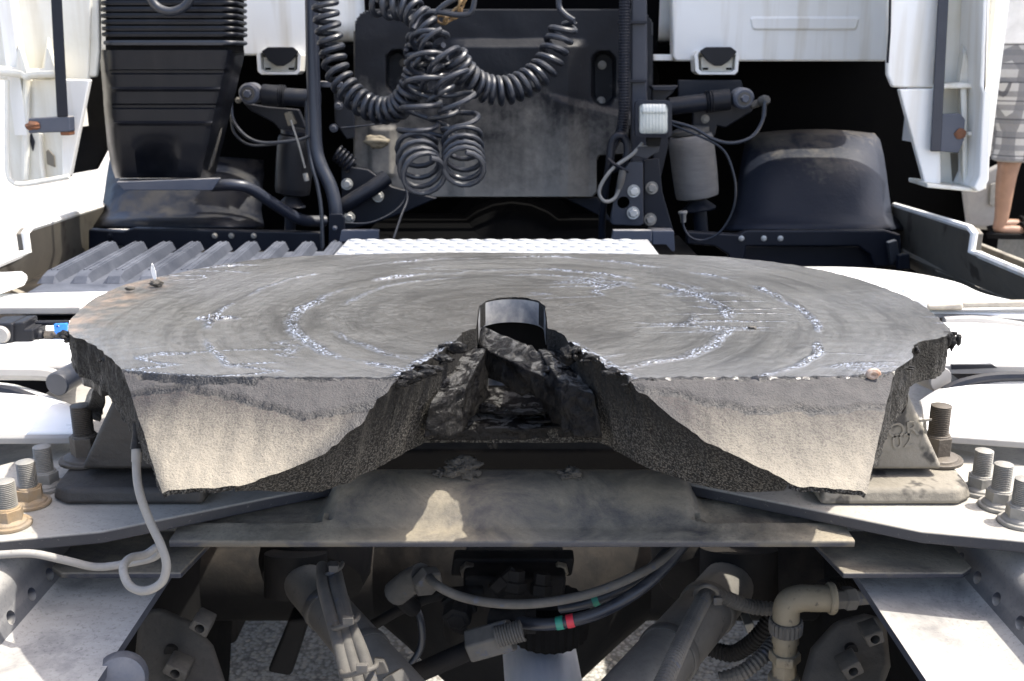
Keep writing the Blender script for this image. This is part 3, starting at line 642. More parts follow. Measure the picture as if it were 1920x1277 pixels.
# ---------------------------------------------------------------- chassis rails
for sgn in (-1, 1):
    rl = T('chassis_rail', ('dusty chassis rail at lower left with round holes under the grey cable loop', 'dusty chassis rail at lower right with a row of round holes in its side')[sgn > 0], 'chassis rail', 'chassis rails')
    pr = [(.70, .944), (.555, .944)]+[(.555-.052*math.sin(a)*1.0, .944-.034*(1-math.cos(a))) for a in [k/8*math.pi/2 for k in range(1, 9)]]
    pr += [(.4975, .895), (.494, .882), (.486, .8765), (.381, .8765), (.381, .8675), (.51, .8675), (.515, .90), (.56, .934), (.70, .934)]
    ys = (.35, .6, .8, 1.0, 1.3, 1.6, 1.85)
    MB().box((sgn*.45, 2.42, .80), (.09, 1.12, .25)).build('front_section', M['dark'], rl, bevel=.004)
    w = MB().loft([[Vector((sgn*a, y, c)) for a, c in pr] for y in ys]).build('web_and_flange', M['rail'], rl, ang=40)
    hl = ((60, 1131), (20, 1170), (93, 1092)) if sgn < 0 else ((1834, 1088), (1870, 1128), (1914, 1168), (1803, 1048))
    cm_ = MB()
    for px, py in hl:
        p = P(px, py, X=sgn*.4985); p.z = max(p.z, .893)
        cm_.lathe([(.0072, -.03), (.0072, .03)], p, (1, 0, -.3*sgn), n=18)
    cut(w, cm_)
    MB().box((sgn*.61, 1.05, .80), (.19, 1.5, .012)).build('lower_flange', M['rail'], rl, bevel=.002)
# ---------------------------------------------------------------- grease crumbs on the cross member
for px, py, z, r, sc, lab in ((868, 878, .990, .013, (1.35, 1, .85), 'largest clump of dried grease on the top edge of the cross member'), (828, 888, .983, .006, (1.3, 1, .8), 'small crumb just left of the largest grease clump on the cross member'),
        (1068, 888, .985, .009, (1.3, 1, .7), 'glossy grease clump on the cross member right of centre'), (860, 948, .958, .0085, (1, .8, 1.1), 'grease clump stuck low on the front face of the cross member')):
    m = MB().blob(P(px, py, Z=z), r, .75, 1.7, 4, sc, .5)
    for k in range(4): m.blob(P(px, py, Z=z)+Vector((random.uniform(-1, 1)*r*1.3, -.2*r, random.uniform(-.6, .3)*r)), r*.4, .6, 2, 2)
    tag(m.build('grease_clump', M['crumb'], ang=180), lab, 'grease clump', 'dried grease clumps on the cross member')
# ---------------------------------------------------------------- grey cable loop
cb = T('lubrication_cable', 'grey cable hanging from the left horn in a round loop', 'cable')
MB().tube(spl(pth([(258, 830, .86), (256, 880, .85), (262, 925, .835), (280, 975, .825), (303, 1025, .815), (312, 1060, .81), (303, 1092, .808), (272, 1108, .808), (243, 1098, .815), (231, 1068, .83), (243, 1047, .85), (272, 1040, .868), (294, 1026, .878), (302, 1030, .885), (286, 1046, .888), (235, 1057, .89), (180, 1063, .885), (120, 1050, .875), (60, 1038, .868), (0, 1040, .868), (-60, 1040, .87)]), 10), L(8.2, .83, 1000), 12).build('sheath', M['cable'], cb)
MB().tube(pth([(258, 790, .868), (257, 815, .864), (256, 842, .858)]), lambda t: .0052+.001*math.sin(t*9), 12).build('end_ferrule', M['clot'], cb)
MB().tube(pth([(256, 842, .8575), (256, 866, .853)]), .0045, 12).build('crimp_sleeve', M['cable'], cb)
# ---------------------------------------------------------------- white mudguards over the rear wheels
def guard(far, near, bulge, name, label, band=0.0, th=.006):
    """a pressed panel between a far and a near edge, both measured"""
    t = T(name, label, 'mudguard', 'white rear mudguard panels'); F_, N_ = spl(far, 6), spl(near, 6*(len(far)-1)//max(1, len(near)-1))
    n = min(len(F_), len(N_)); F_, N_ = F_[:n], N_[:n]
    f = lambda i, v: F_[i].lerp(N_[i], v)+Vector((0, 0, bulge*math.sin(math.pi*v)))
    MB().loft([[f(i, j/12) for j in range(13)] for i in range(n)], closed=False).build('panel', M['fender'], t, solid=th, ang=60)
    if band:
        MB().loft([[N_[i]+Vector((0, -.001, -.001)), N_[i]+Vector((0, -.006, -.004)), N_[i]+Vector((0, -.006, -band)), N_[i]+Vector((0, .004, -band))] for i in range(n)]).build('edge_band', M['trim'], t, bevel=.0015)
    return t
def stay(path, r, name, label, m, parent=None):
    o = MB().tube(path, r, 12).build(name, m, parent, bevel=.001)
    if parent is None: tag(o, label, 'mudguard stay')
    return o
for sgn in (-1, 1):
    s = ('left', 'right')[sgn > 0]
    if sgn < 0:
        guard(pth([(160, 772, 1.24), (130, 757, 1.27), (90, 740, 1.30), (50, 727, 1.32), (0, 717, 1.335), (-160, 706, 1.345)]), pth([(150, 811, 1.13), (60, 812, 1.13), (-160, 812, 1.13)]), .010, 'mudguard_rear_panel', 'lowest and nearest white mudguard panel beside the coupling at left', .012)
        guard(pth([(190, 601, 1.60), (60, 601, 1.60), (-160, 601, 1.60)]), pth([(180, 682, 1.345), (60, 682, 1.345), (-160, 682, 1.345)]), .012, 'mudguard_top_panel', 'white middle mudguard panel with grey lip beside the plate at left', .011)
        guard(pth([(330, 545, 1.86), (120, 548, 1.84), (-160, 556, 1.80)]), pth([(230, 576, 1.68), (60, 577, 1.68), (-160, 577, 1.68)]), .006, 'mudguard_front_panel', 'flat white mudguard panel between the valve block and the ribbed step', .008)
    else:
        guard(pth([(1722, 752, 1.24), (1760, 729, 1.28), (1820, 712, 1.31), (1920, 702, 1.335), (2080, 694, 1.345)]), pth([(1735, 808, 1.13), (1790, 811, 1.13), (1920, 820, 1.12), (2080, 828, 1.11)]), .010, 'mudguard_rear_panel', 'lowest and nearest white mudguard panel beside the coupling at right', .012)
        guard(pth([(1740, 604, 1.58), (1850, 606, 1.58), (1920, 614, 1.58), (2080, 630, 1.56)]), pth([(1740, 678, 1.345), (1850, 679, 1.345), (1920, 680, 1.345), (2080, 682, 1.345)]), .012, 'mudguard_top_panel', 'white middle mudguard panel with grey lip beside the plate at right', .016)
        guard(pth([(1500, 500, 2.0), (1600, 501, 1.99), (1700, 510, 1.95), (1790, 528, 1.88), (1850, 552, 1.78), (1960, 575, 1.68)]), pth([(1560, 585, 1.62), (1640, 585, 1.62), (1740, 586, 1.62), (1820, 587, 1.62), (1880, 590, 1.61), (1960, 595, 1.60)]), .006, 'mudguard_front_panel', 'curved white mudguard panel behind the right rim of the plate', .008)
    w = MB()
    for k in range(2):
        w.lathe([(.28, 0), (.42, .0), (.455, .03), (.46, .06), (.46, .22), (.455, .25), (.42, .28), (.28, .28)], (sgn*(.56+k*.33) if sgn > 0 else -(.56+k*.33), 1.40, .47), (sgn, 0, 0), n=48)
    w.build('tyre_pair', M['tyre']); tag(bpy.data.objects[w and 'tyre_pair' if sgn < 0 else 'tyre_pair.001'], f'dark rear tyres below the white mudguards, {s} side of the picture', 'tyres', 'rear tyres')
# stays, straps and clamps between the panels
cl = T('mudguard_clamp', 'dark stay clamp with a round end cap between the white panels at left', 'clamp')
MB().lathe([(.0145, 0), (.016, .002), (.016, .055), (.0145, .057)], P(106, 721, Y=1.265), (.12, 1, .0), n=24).build('end_cap', M['grey2'], cl)
MB().tube(spl(pth([(-40, 700, 1.31), (40, 700, 1.31), (95, 703, 1.31), (128, 722, 1.32)]), 6), .010, 8).build('strap', M['trim'], cl)
MB().tube(spl(pth([(-40, 727, 1.27), (20, 735, 1.27), (70, 752, 1.265), (100, 762, 1.26)]), 6), .008, 8).build('lower_strap', M['navy'], cl)
cl = T('mudguard_clamp', 'grey stay clamp between the white panels at right', 'clamp')
MB().lathe([(.016, 0), (.0175, .002), (.0175, .06), (.016, .062)], P(1765, 713, Y=1.29), (-.3, 1, 0), n=24).build('end_cap', M['trim'], cl)
MB().tube(spl(pth([(1960, 706, 1.285), (1860, 708, 1.285), (1800, 720, 1.28), (1770, 735, 1.275)]), 6), .007, 8).build('strap', M['navy'], cl)
MB().prism(pl([(1784, 684), (1862, 684), (1870, 690), (1784, 693)], 1.338), (0, .02, 0)).build('slot_plate', M['navy'], cl)
for px, lab in (((1735, 571, 1.62, 1990, 571), 'long worn pale stay lying across the white panels at right'),):
    st = T('mudguard_stay', lab, 'mudguard stay')
    MB().hexa(pth([(1738, 582, 1.60), (1738, 571, 1.60), (1806, 568, 1.60), (1806, 582, 1.60)]), pth([(1738, 578, 1.64), (1738, 568, 1.64), (1806, 565, 1.64), (1806, 578, 1.64)])).build('stay_end', M['wood'], st, bevel=.006)
    MB().hexa(pth([(1800, 578, 1.61), (1800, 567, 1.61), (1990, 563, 1.61), (1990, 576, 1.61)]), pth([(1800, 574, 1.64), (1800, 564, 1.64), (1990, 560, 1.64), (1990, 572, 1.64)])).build('bar', M['wood'], st, bevel=.003)
tag(MB().prism([P(a, b, Z=1.05) for a, b in ((1690, 541), (1745, 541), (1762, 546), (1758, 553), (1690, 553))], (0, 0, .012)).build('stay_cover', M['fender'], bevel=.004), 'small flat white cover plate on the right front mudguard panel', 'cover')
tag(MB().tube(spl(pth([(1700, 553, 1.75), (1760, 556, 1.74), (1822, 557, 1.73)]), 5), .006, 8).build('mudguard_stay', M['trim']), 'thin grey stay just behind the small white cover plate', 'mudguard stay')
tag(MB().tube(spl(pth([(1770, 604, 1.59), (1830, 602, 1.59), (1900, 611, 1.59), (1990, 625, 1.59)]), 6), .009, 8).build('mudguard_stay', M['trim']), 'curved grey stay above the middle white panel at right', 'mudguard stay')
tag(MB().hexa(pth([(-60, 590, 1.63), (-60, 577, 1.63), (150, 576, 1.63), (150, 589, 1.63)]), pth([(-60, 588, 1.66), (-60, 575, 1.66), (150, 574, 1.66), (150, 586, 1.66)])).build('mudguard_stay', M['trim'], bevel=.002), 'flat grey stay behind the black valve block at left', 'mudguard stay')
# valve block with blue tag
vb = T('level_valve', 'black air valve block with a blue tag on the white panel at left', 'valve')
MB().prism(pl([(-25, 608), (24, 606), (24, 648), (-25, 650)], 1.42), (0, .05, 0)).build('body', M['black'], vb, bevel=.004)
MB().prism(pl([(22, 606), (45, 604), (46, 618), (62, 618), (62, 640), (22, 643)], 1.425), (0, .045, 0)).build('body', M['black'], vb, bevel=.003)
MB().lathe([(.004, -.006), (.011, -.006), (.013, -.002), (.013, .0)], P(3, 627, Y=1.42), (0, 1, 0), n=22).build('port', M['trim'], vb)
MB().lathe([(.0095, 0), (.0105, .003), (.0105, .014), (.008, .018)], P(60, 629, Y=1.445), (1, 0, 0), n=20).build('collar', M['black'], vb, bevel=.001)
MB().lathe([(.008, 0), (.008, .012), (.005, .014), (.005, .03)], P(86, 629, Y=1.445), (1, 0, 0), n=6).build('fitting', M['boltdark'], vb)
MB().tube(pth([(66, 606, 1.46), (128, 605, 1.46)]), .004, 10).build('pipe', M['navy'], vb)
MB().lathe([(.03, 0), (.033, .003), (.033, .008), (.03, .01)], P(38, 650, Y=1.44), (0, 0, 1), n=24).build('base_ring', M['trim'], vb)
o = MB().prism(pl([(100, 608), (125, 607), (125, 627), (106, 628), (101, 622)], 1.435), (0, .006, 0)).build('tag', M['blue'], vb, bevel=.001); cut(o, MB().lathe([(.0022, -.02), (.0022, .03)], P(108, 611.5, Y=1.435), (0, 1, 0), n=12))
# ---------------------------------------------------------------- unseen blocks outside the rails, added to shade the ground
tk = T('shade_tank', 'unseen dark tank shape added for shade outside the right chassis rail', 'tank')
MB().prism([Vector((a, 2.0, b)) for a, b in ((.62, .22), (1.12, .22), (1.16, .26), (1.16, .74), (1.12, .78), (.62, .78))], (0, 1.1, 0)).build('shell', M['dark'], tk, bevel=.03)
tk = T('shade_box', 'unseen dark box added for shade under the ribbed step at left', 'box')
MB().box((-.88, 2.45, .56), (.56, 1.0, .74)).build('case', M['dark'], tk, bevel=.02)
# ---------------------------------------------------------------- running gear below
ps = T('propeller_shaft', 'silver propeller shaft tube running forward beneath the cross member', 'propeller shaft')
MB().lathe([(.035, 0), (.053, .01), (.053, 1.75), (.035, 1.76)], (.055, .98, .597), (-.05, 1, .012), n=32).build('tube', M['silver'], ps)
MB().lathe([(.07, 0), (.075, .02), (.06, .06), (.05, .08)], (-.03, 2.70, .62), (0, 1, 0), n=24).build('flange', M['dark'], ps)
ax = T('rear_axle', 'dark rear axle housing far under the coupling', 'axle')
MB().lathe([(.09, -.62), (.09, -.25), (.13, -.2), (.20, -.12), (.23, 0), (.20, .12), (.13, .2), (.09, .25), (.09, .62)], (0, 1.72, .50), (1, 0, 0), n=24).build('housing', M['dark'], ax)
for k, (y, z1, z2) in enumerate(((2.0, .30, .46), (2.45, .22, .36))):
    tag(MB().box((0, y, (z1+z2)/2+.04), (.74, .05, z2-z1)).build('dark_crossbrace', M['dark'], bevel=.006), ('dark crossbrace just behind the rear axle', 'dark crossbrace under the tread plate catwalk')[k], 'crossbrace')
def rod(p1, p2, r, label, name='torque_rod', ends=True):
    t = T(name, label, 'torque rod', 'torque rods'); a, b = Vector(p1), Vector(p2)
    MB().tube([a.lerp(b, k/6) for k in range(7)], r, 24).build('tube', M['pipe'], t)
    d = (b-a).normalized()
    for q in (.30, .62): MB().lathe([(r*1.04, -.008), (r*1.07, -.006), (r*1.07, .006), (r*1.04, .008)], a.lerp(b, q), d, n=24).build('hose_band', M['dhose'], t)
    MB().lathe([(r*1.5, -r), (r*1.5, r)], a, (0, .3, 1), n=24).build('eye', M['dark'], t)
    return t
rod(P(555, 1075, Y=1.32), P(790, 1345, Y=.98), .030, 'thick dusty torque rod slanting down under the left hose bundle')
rod(P(1385, 1075, Y=1.32), P(1150, 1345, Y=.98), .037, 'thick dusty torque rod slanting down at right under a corrugated conduit')
# hose bundle on the left rod
hb = T('hose_bundle', 'bundle of dusty grey hoses tied together over the left torque rod', 'hoses')
for k, (o1, o2) in enumerate(((0, 0), (22, 15), (30, 34))):
    MB().tube(spl(pth([(604+o1*.8, 1062, 1.10), (606+o1, 1100, 1.04), (622+o1*1.0, 1160, .98), (636+o2*1.1, 1210, .94), (648+o2*1.25, 1260, .91), (660+o2*1.3, 1320, .87)]), 8), L(12, 1.0, 1150), 14).build('hose', M['dhose'], hb)
for (a, b, c, y) in ((598, 642, 1068, 1.075), (622, 672, 1166, .958), (640, 706, 1255, .895)):
    m = MB().tube(spl([P(a, c, Y=y+.02), P(a+4, c+12, Y=y-.004), P((a+b)/2, c+6, Y=y-.018), P(b-4, c-4, Y=y-.006), P(b, c-12, Y=y+.02)], 6), .0028, 8)
    m.box(P((a+b)/2+6, c-3, Y=y-.021), (.011, .006, .008)); m.build('cable_tie', M['dhose'], hb, bevel=.0006)
MB().hexa(pth([(700, 1238, .945), (720, 1240, .945), (730, 1262, .945), (705, 1266, .945)]), pth([(700, 1231, .975), (720, 1232, .975), (730, 1252, .975), (705, 1256, .975)])).build('clip', M['dhose'], hb, bevel=.002)
MB().lathe([(.0135, 0), (.0150, .003), (.0150, .024), (.0135, .03)], P(735, 1262, Y=.955), (.45, -.35, -.75), n=6).build('union_nut', M['dhose'], hb, bevel=.001)
# valve manifold
vm = T('valve_manifold', 'dark dirty valve block with pipe fittings hanging under the cross member', 'valve block')
MB().prism(pl([(850, 1048), (1078, 1048), (1072, 1082), (845, 1082)], 1.24), (0, .03, 0)).build('mounting_plate', M['dark'], vm, bevel=.004)
MB().prism(pl([(868, 1082), (1062, 1082), (1055, 1185), (872, 1185)], 1.20), (0, .10, 0)).build('body', M['dark'], vm, bevel=.006)
for px in (878, 1050): MB().lathe([(.0, -.012), (.0105, -.012), (.0115, -.009), (.0115, .0)], P(px, 1066, Y=1.238), (0, 1, 0), n=6).build('bolt', M['beige'] if px > 900 else M['boltdark'], vm, bevel=.001)
for (px, py, y, r, d, hgt) in ((963, 1112, 1.17, .017, (.1, .3, 1), .03), (1013, 1118, 1.17, .015, (.1, .3, 1), .03), (925, 1112, 1.165, .013, (.6, .3, .5), .04)):
    MB().lathe([(r*.8, 0), (r, .003), (r, hgt*.5), (r*.8, hgt*.55), (r*.75, hgt)], P(px, py, Y=y), d, n=6).build('fitting', M['dark'], vm, bevel=.001)
MB().tube(spl(pth([(920, 1160, 1.155), (945, 1163, 1.15), (968, 1160, 1.148)]), 4), .015, 14).build('hose_socket', M['dark'], vm)
MB().lathe([(.018, 0), (.019, .003), (.019, .016), (.0165, .018), (.0165, .03)], P(960, 1163, Y=1.148), (1, 0, -.02), n=18).build('hose_socket', M['dark'], vm)
MB().lathe([(.012, -.014), (.013, -.012), (.019, -.010), (.019, .010), (.024, .012), (.024, .02)], P(858, 1152, Y=1.16), (.1, 1, .25), n=6).build('hex_plug', M['dark'], vm, bevel=.001)
n = 28; prf = []
w = MB()
for zz, rr in ((0, .052), (.02, .054), (.045, .054)):
    prf.append([P(1028, 1186, Y=1.22)+Vector((rr*(1+(.035 if k % 2 else -.015))*math.cos(2*math.pi*k/(2*n)), rr*(1+(.035 if k % 2 else -.015))*math.sin(2*math.pi*k/(2*n)), zz)) for k in range(2*n)])
w.loft(prf).build('ribbed_cap', M['tyre'], vm)
MB().lathe([(.052, 0), (.056, .004), (.056, .03), (.05, .034)], P(905, 1190, Y=1.28), (0, 0, 1), n=26).build('round_cap', M['dark'], vm)
el = T('pipe_elbow', 'dark ridged plastic elbow where the first air hose leaves the valve', 'elbow')
MB().tube(spl(pth([(742, 1112, 1.18), (768, 1092, 1.165), (792, 1080, 1.15)]), 4), .017, 14).build('elbow_body', M['dhose'], el)
MB().tube(spl(pth([(748, 1108, 1.18), (762, 1130, 1.19), (776, 1140, 1.2)]), 4), .012, 12).build('branch', M['dark'], el)
MB().lathe([(.019, 0), (.0205, .003), (.0205, .014), (.0175, .017)], P(795, 1082, Y=1.15), (.5, -.75, -.25), n=6).build('union_nut', M['dhose'], el, bevel=.001)
def hose(pts, r, label, m='rubber', bands=(), cat='air hose', group='air hoses under the cross member'):
    t = T('air_hose', label, cat, group); path = spl(pth(pts), 10); MB().tube(path, r, 14).build('tube', M[m], t)
    for (q, w_, mm) in bands:
        i = int(q*(len(path)-1)); d = (path[min(i+1, len(path)-1)]-path[i]).normalized()
        MB().lathe([(r*1.0, -w_), (r*1.12, -w_), (r*1.12, w_), (r, w_)], path[i], d, n=16).build('tape_band', M[mm], t)
    return t
hose([(803, 1080, 1.14), (820, 1098, 1.10), (868, 1120, 1.09), (940, 1132, 1.09), (1020, 1130, 1.09), (1110, 1112, 1.10), (1190, 1080, 1.12), (1250, 1045, 1.16), (1290, 1005, 1.2)], .0058, 'uppermost dusty air hose sagging from the elbow to the right', 'dhose')
hose([(960, 1163, 1.145), (1000, 1170, 1.12), (1050, 1168, 1.11), (1120, 1150, 1.11), (1190, 1112, 1.12), (1245, 1065, 1.15), (1290, 1010, 1.2)], .0076, 'lowest air hose with a green and a red band', 'rubber', ((.345, .0045, 'green'), (.395, .0045, 'red')))
hose([(1050, 1140, 1.16), (1095, 1132, 1.15), (1150, 1112, 1.15), (1200, 1085, 1.16), (1250, 1035, 1.19)], .0070, 'middle air hose with a single green band', 'rubber', ((.36, .004, 'green'),))
hose([(690, 1178, 1.22), (760, 1138, 1.21), (830, 1114, 1.20), (905, 1108, 1.2)], .0075, 'black air hose arching from the hose bundle to the valve block', 'dark')
hose([(768, 1250, 1.30), (790, 1210, 1.31), (788, 1160, 1.32), (770, 1120, 1.34)], .0052, 'thin black hose curving down above the gravel', 'rubber')
ar = T('stabiliser_arm', 'dark rod with a square clamp slanting up to the ribbed cap', 'rod')
MB().tube(pth([(760, 1272, 1.12), (905, 1208, 1.12)]), .0125, 16).build('rod', M['dark'], ar)
MB().tube(pth([(880, 1212, 1.115), (960, 1190, 1.11)]), .0225, 6).build('clamp', M['dhose'], ar, bevel=.003)
MB().tube(helix(spl(pth([(930, 1195, 1.10), (980, 1182, 1.10)]), 4), .012, .0035), .0018, 6).build('spring', M['dhose'], ar)
# corrugated conduits
def conduit(pts, r, label, m='rubber', pitch=.0058, name='corrugated_conduit', group='corrugated conduits'):
    path = spl(pth(pts), 40); tot = sum((b-a).length for a, b in zip(path, path[1:])); n = max(8, int(tot/pitch*4))
    # even resample
    ls = [0]
    for a, b in zip(path, path[1:]): ls.append(ls[-1]+(b-a).length)
    ev = []; k = 0
    for i in range(n+1):
        s = tot*i/n
        while k < len(ls)-2 and ls[k+1] < s: k += 1
        ev.append(path[k].lerp(path[k+1], (s-ls[k])/max(1e-9, ls[k+1]-ls[k])))
    o = MB().tube(ev, lambda t: r*(1.0+.14*(1 if int(round(t*n)) % 4 in (1, 2) else -1)*.5), 12).build(name, M[m], ang=25)
    return tag(o, label, 'conduit', group)
conduit([(1325, 1112, 1.16), (1305, 1150, 1.10), (1285, 1190, 1.04), (1265, 1235, .98), (1235, 1300, .92)], .0098, 'corrugated conduit lying along the right torque rod', 'dhose')
conduit([(1335, 1110, 1.18), (1370, 1125, 1.19), (1410, 1138, 1.2), (1455, 1142, 1.2)], .0095, 'short corrugated conduit running right to the beige elbow', 'dhose')
conduit([(1350, 1275, 1.12), (1390, 1262, 1.12), (1425, 1235, 1.13), (1450, 1205, 1.15)], .0095, 'corrugated conduit curving below the beige elbow', 'dhose')
conduit([(1540, 1105, 1.25), (1575, 1098, 1.27), (1610, 1110, 1.29)], .012, 'short dark corrugated conduit behind the beige elbow', 'dark')
conduit([(1330, 1215, 1.3), (1375, 1225, 1.28), (1420, 1195, 1.26), (1450, 1150, 1.26)], .0115, 'dark corrugated conduit deep behind the right torque rod', 'dark')
tag(MB().tube(spl([P(1303, 1118, Y=1.15), P(1308, 1104, Y=1.13), P(1325, 1098, Y=1.12), P(1342, 1106, Y=1.13), P(1346, 1122, Y=1.15)], 6), .003, 8).box(P(1345, 1126, Y=1.135), (.010, .006, .010)).build('cable_tie', M['dhose']), 'cable tie holding the conduit at the top of the right torque rod', 'cable tie')
# beige elbow
be = T('pipe_elbow', 'beige plastic pipe elbow standing on ribbed threaded collars at lower right', 'elbow')
Ye = 1.10; cx, cy = 1474, 1140
MB().tube(spl(pth([(1474, 1168, Ye), (1474, 1146, Ye), (1480, 1130, Ye), (1500, 1122, Ye), (1530, 1122, Ye), (1556, 1122, Ye)]), 6), .0162, 20).build('elbow_body', M['beige'], be)
MB().lathe([(.018, 0), (.0195, .002), (.0195, .006), (.018, .008)], P(1552, 1122, Y=Ye), (1, 0, 0), n=22).build('rim', M['beige'], be)
MB().lathe([(.0125, 0), (.0125, .012), (.015, .014), (.015, .026), (.010, .03), (.010, .05)], P(1562, 1124, Y=Ye), (1, .15, 0), n=6).build('plug', M['dhose'], be, bevel=.001)
dn = (P(1470, 1290, Y=Ye)-P(1475, 1165, Y=Ye)).normalized(); o0 = P(1474, 1162, Y=Ye)
nn = 22; rg = []
for hh_, r_ in ((0, .0185), (.002, .020), (.016, .020), (.018, .0185)):
    u_ = dn.orthogonal().normalized(); v_ = dn.cross(u_)
    rg.append([o0+dn*hh_+(u_*math.cos(math.pi*k/nn)+v_*math.sin(math.pi*k/nn))*r_*(1.03 if k % 2 else .95) for k in range(2*nn)])
MB().loft(rg).build('ribbed_collar', M['dhose'], be, ang=20)
MB().lathe([(.0155, .018), (.016, .022), (.0165, .030), (.0145, .034), (.0145, .044)], o0, dn, n=22).build('sleeve', M['beige'], be)
MB().lathe([(.0185, .044), (.0195, .046), (.0195, .055), (.0175, .058)], o0, dn, n=6).build('hex_collar', M['beige'], be, bevel=.001)
MB().lathe([(.0145, .058), (.0145, .076), (.0195, .079), (.0195, .088), (.016, .091), (.016, .13)], o0, dn, n=12).build('lower_sleeve', M['beige'], be, bevel=.0008)
# brackets with lugs beside the rails
def caster(pts, Y, lugs, holes, label):
    t = T('spring_bracket', label, 'bracket', 'dark spring brackets under the rails')
    o = MB().frus([P(a, b, Y=Y+(1277-b)*.0006) for a, b in pts], [P(a, b, Y=Y+.06+(1277-b)*.0006) for a, b in pts]).build('casting', M['bracket'], t, bevel=.008, seg=3)
    for q in lugs:
        l_ = MB().prism(pl(q, Y-.01), (0, .03, .0)).build('lug', M['bracket'], t, bevel=.002)
        c_ = sum((Vector((a, b)) for a, b in q), Vector((0, 0)))/len(q)
        cut(l_, MB().lathe([(.0055, -.05), (.0055, .08)], P(c_.x, c_.y, Y=Y-.01), (0, 1, 0), n=16))
    for (a, b) in holes: MB().lathe([(.0065, 0), (.0075, 0), (.0075, .006), (.0065, .006)], P(a, b, Y=Y+(1277-b)*.0006-.003), (0, 1, 0), n=18).build('hole_rim', M['dark'], t)
M['bracket'] = mat('dirty_bracket', (.022, .021, .019), (.036, .033, .03), 12, .7, dust=(.11, .097, .078), damt=.6, bump=.001, bsc=80)
caster([(262, 1150), (300, 1138), (360, 1165), (400, 1210), (425, 1285), (420, 1330), (300, 1330), (250, 1270), (256, 1200)], 1.00, ([(352, 1178), (364, 1163), (394, 1178), (386, 1198)], [(302, 1262), (312, 1245), (352, 1262), (345, 1285)]), ((319, 1223),), 'dark spring bracket with lugs under the left chassis rail')
caster([(1500, 1285), (1520, 1215), (1565, 1165), (1620, 1150), (1660, 1160), (1665, 1200), (1670, 1250), (1640, 1330), (1500, 1330)], 1.02, ([(1577, 1258), (1612, 1240), (1622, 1262), (1590, 1278)], [(1620, 1195), (1655, 1182), (1660, 1205), (1630, 1215)]), ((1597, 1220),), 'dark spring bracket with lugs under the right chassis rail')
tag(MB().lathe([(.012, 0), (.022, .003), (.025, .012), (.022, .024), (.012, .028)], P(230, 1262, Y=.86), (.3, -1, .3), n=24).build('damper_eye', M['grey']), 'navy round damper eye at the very bottom left', 'damper eye')
tag(MB().prism(pl([(500, 1262), (540, 1165), (580, 1160), (545, 1270)], 1.36), (0, .05, 0)).build('hanger_bracket', M['dark'], bevel=.006), 'dark flat hanger plate left of the hose bundle', 'bracket')
tag(MB().prism(pl([(1395, 1172), (1412, 1168), (1424, 1196), (1410, 1204)], 1.33), (0, .03, 0)).build('reflector_plate', M['bolt'], bevel=.002), 'small pale metal plate deep behind the beige elbow', 'plate')
for sgn in (-1, 1):
    tag(MB().lathe([(.02, -.06), (.075, -.055), (.085, -.03), (.085, .03), (.075, .055), (.03, .06), (.03, .16)], (sgn*.30, 1.42, .70), (0, .8, .5), n=28).build('brake_chamber', M['dark']), f'dark round brake chamber deep under the frame, {"left" if sgn < 0 else "right"} side', 'brake chamber', 'brake chambers')
# ---------------------------------------------------------------- the cab's rear
def sheet(name, pts, Y, th, m, parent=None, bevel=.004, **k):
    return MB().prism(pl(pts, Y), (0, th, 0)).build(name, M[m], parent, bevel=bevel, **k)
def bolthead(parent, px, py, Y, r, m='zinc', ax=(0, -1, 0), name='bolt'):
    b = MB().lathe([(r, 0), (r, .1*r+.002), (r*.9, .003)], P(px, py, Y=Y), ax, n=20); p = P(px, py, Y=Y)+Vector(ax)*.003
    o = b.build(name, M[m], parent); MB().lathe([(r*.72, 0), (r*.72, r*.55), (r*.6, r*.65)], p, ax, n=6).build('head', M[m], o, bevel=r*.05); return o
def rrect(x0, y0, x1, y1, r, n=5):
    out = []
    for cx, cy, a0 in ((x1-r, y0+r, -90), (x1-r, y1-r, 0), (x0+r, y1-r, 90), (x0+r, y0+r, 180)):
        out += [(cx+r*math.cos(R(a0+90*k/n)), cy+r*math.sin(R(a0+90*k/n))) for k in range(n+1)]
    return out
YC = 2.95
cab = T('truck_cab', 'white rear wall of the truck cab above the dark engine bay', 'truck cab')
sheet('rear_panel', [(1248, -700), (1262, 108), (1268, 115), (1660, 115), (1668, 105), (1668, -700)], YC, .06, 'white', cab, .012, seg=3)
sheet('rear_panel', [(440, -700), (440, 104), (590, 104), (590, -700)], YC, .06, 'white', cab, .008)
sheet('rear_panel', [(120, -700), (120, 146), (184, 146), (186, 96), (300, 96), (300, -700)], YC+.03, .06, 'cream', cab, .008)
e = [(1406, 34), (1410, 30), (1607, 30), (1612, 34), (1607, 55), (1602, 58), (1414, 58), (1409, 54)]
MB().frus(pl(e, YC+.001), [P(1509+(a-1509)*.97, 44+(b-44)*.7, Y=YC-.006) for a, b in e]).build('embossed_bar', M['white'], cab, bevel=.002)
sheet('sill', [(1225, 102), (1262, 102), (1262, 114), (1225, 114)], YC+.02, .04, 'white', cab, .003)
MB().box((0, 4.1, 2.75), (2.36, 2.1, 2.55)).build('cab_shell', M['white'], cab, bevel=.06, seg=4)
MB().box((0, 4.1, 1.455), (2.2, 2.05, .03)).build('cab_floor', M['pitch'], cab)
MB().box((0, 3.06, 1.57), (.84, .05, .26)).build('tunnel_shadow_wall', M['pitch'], cab)
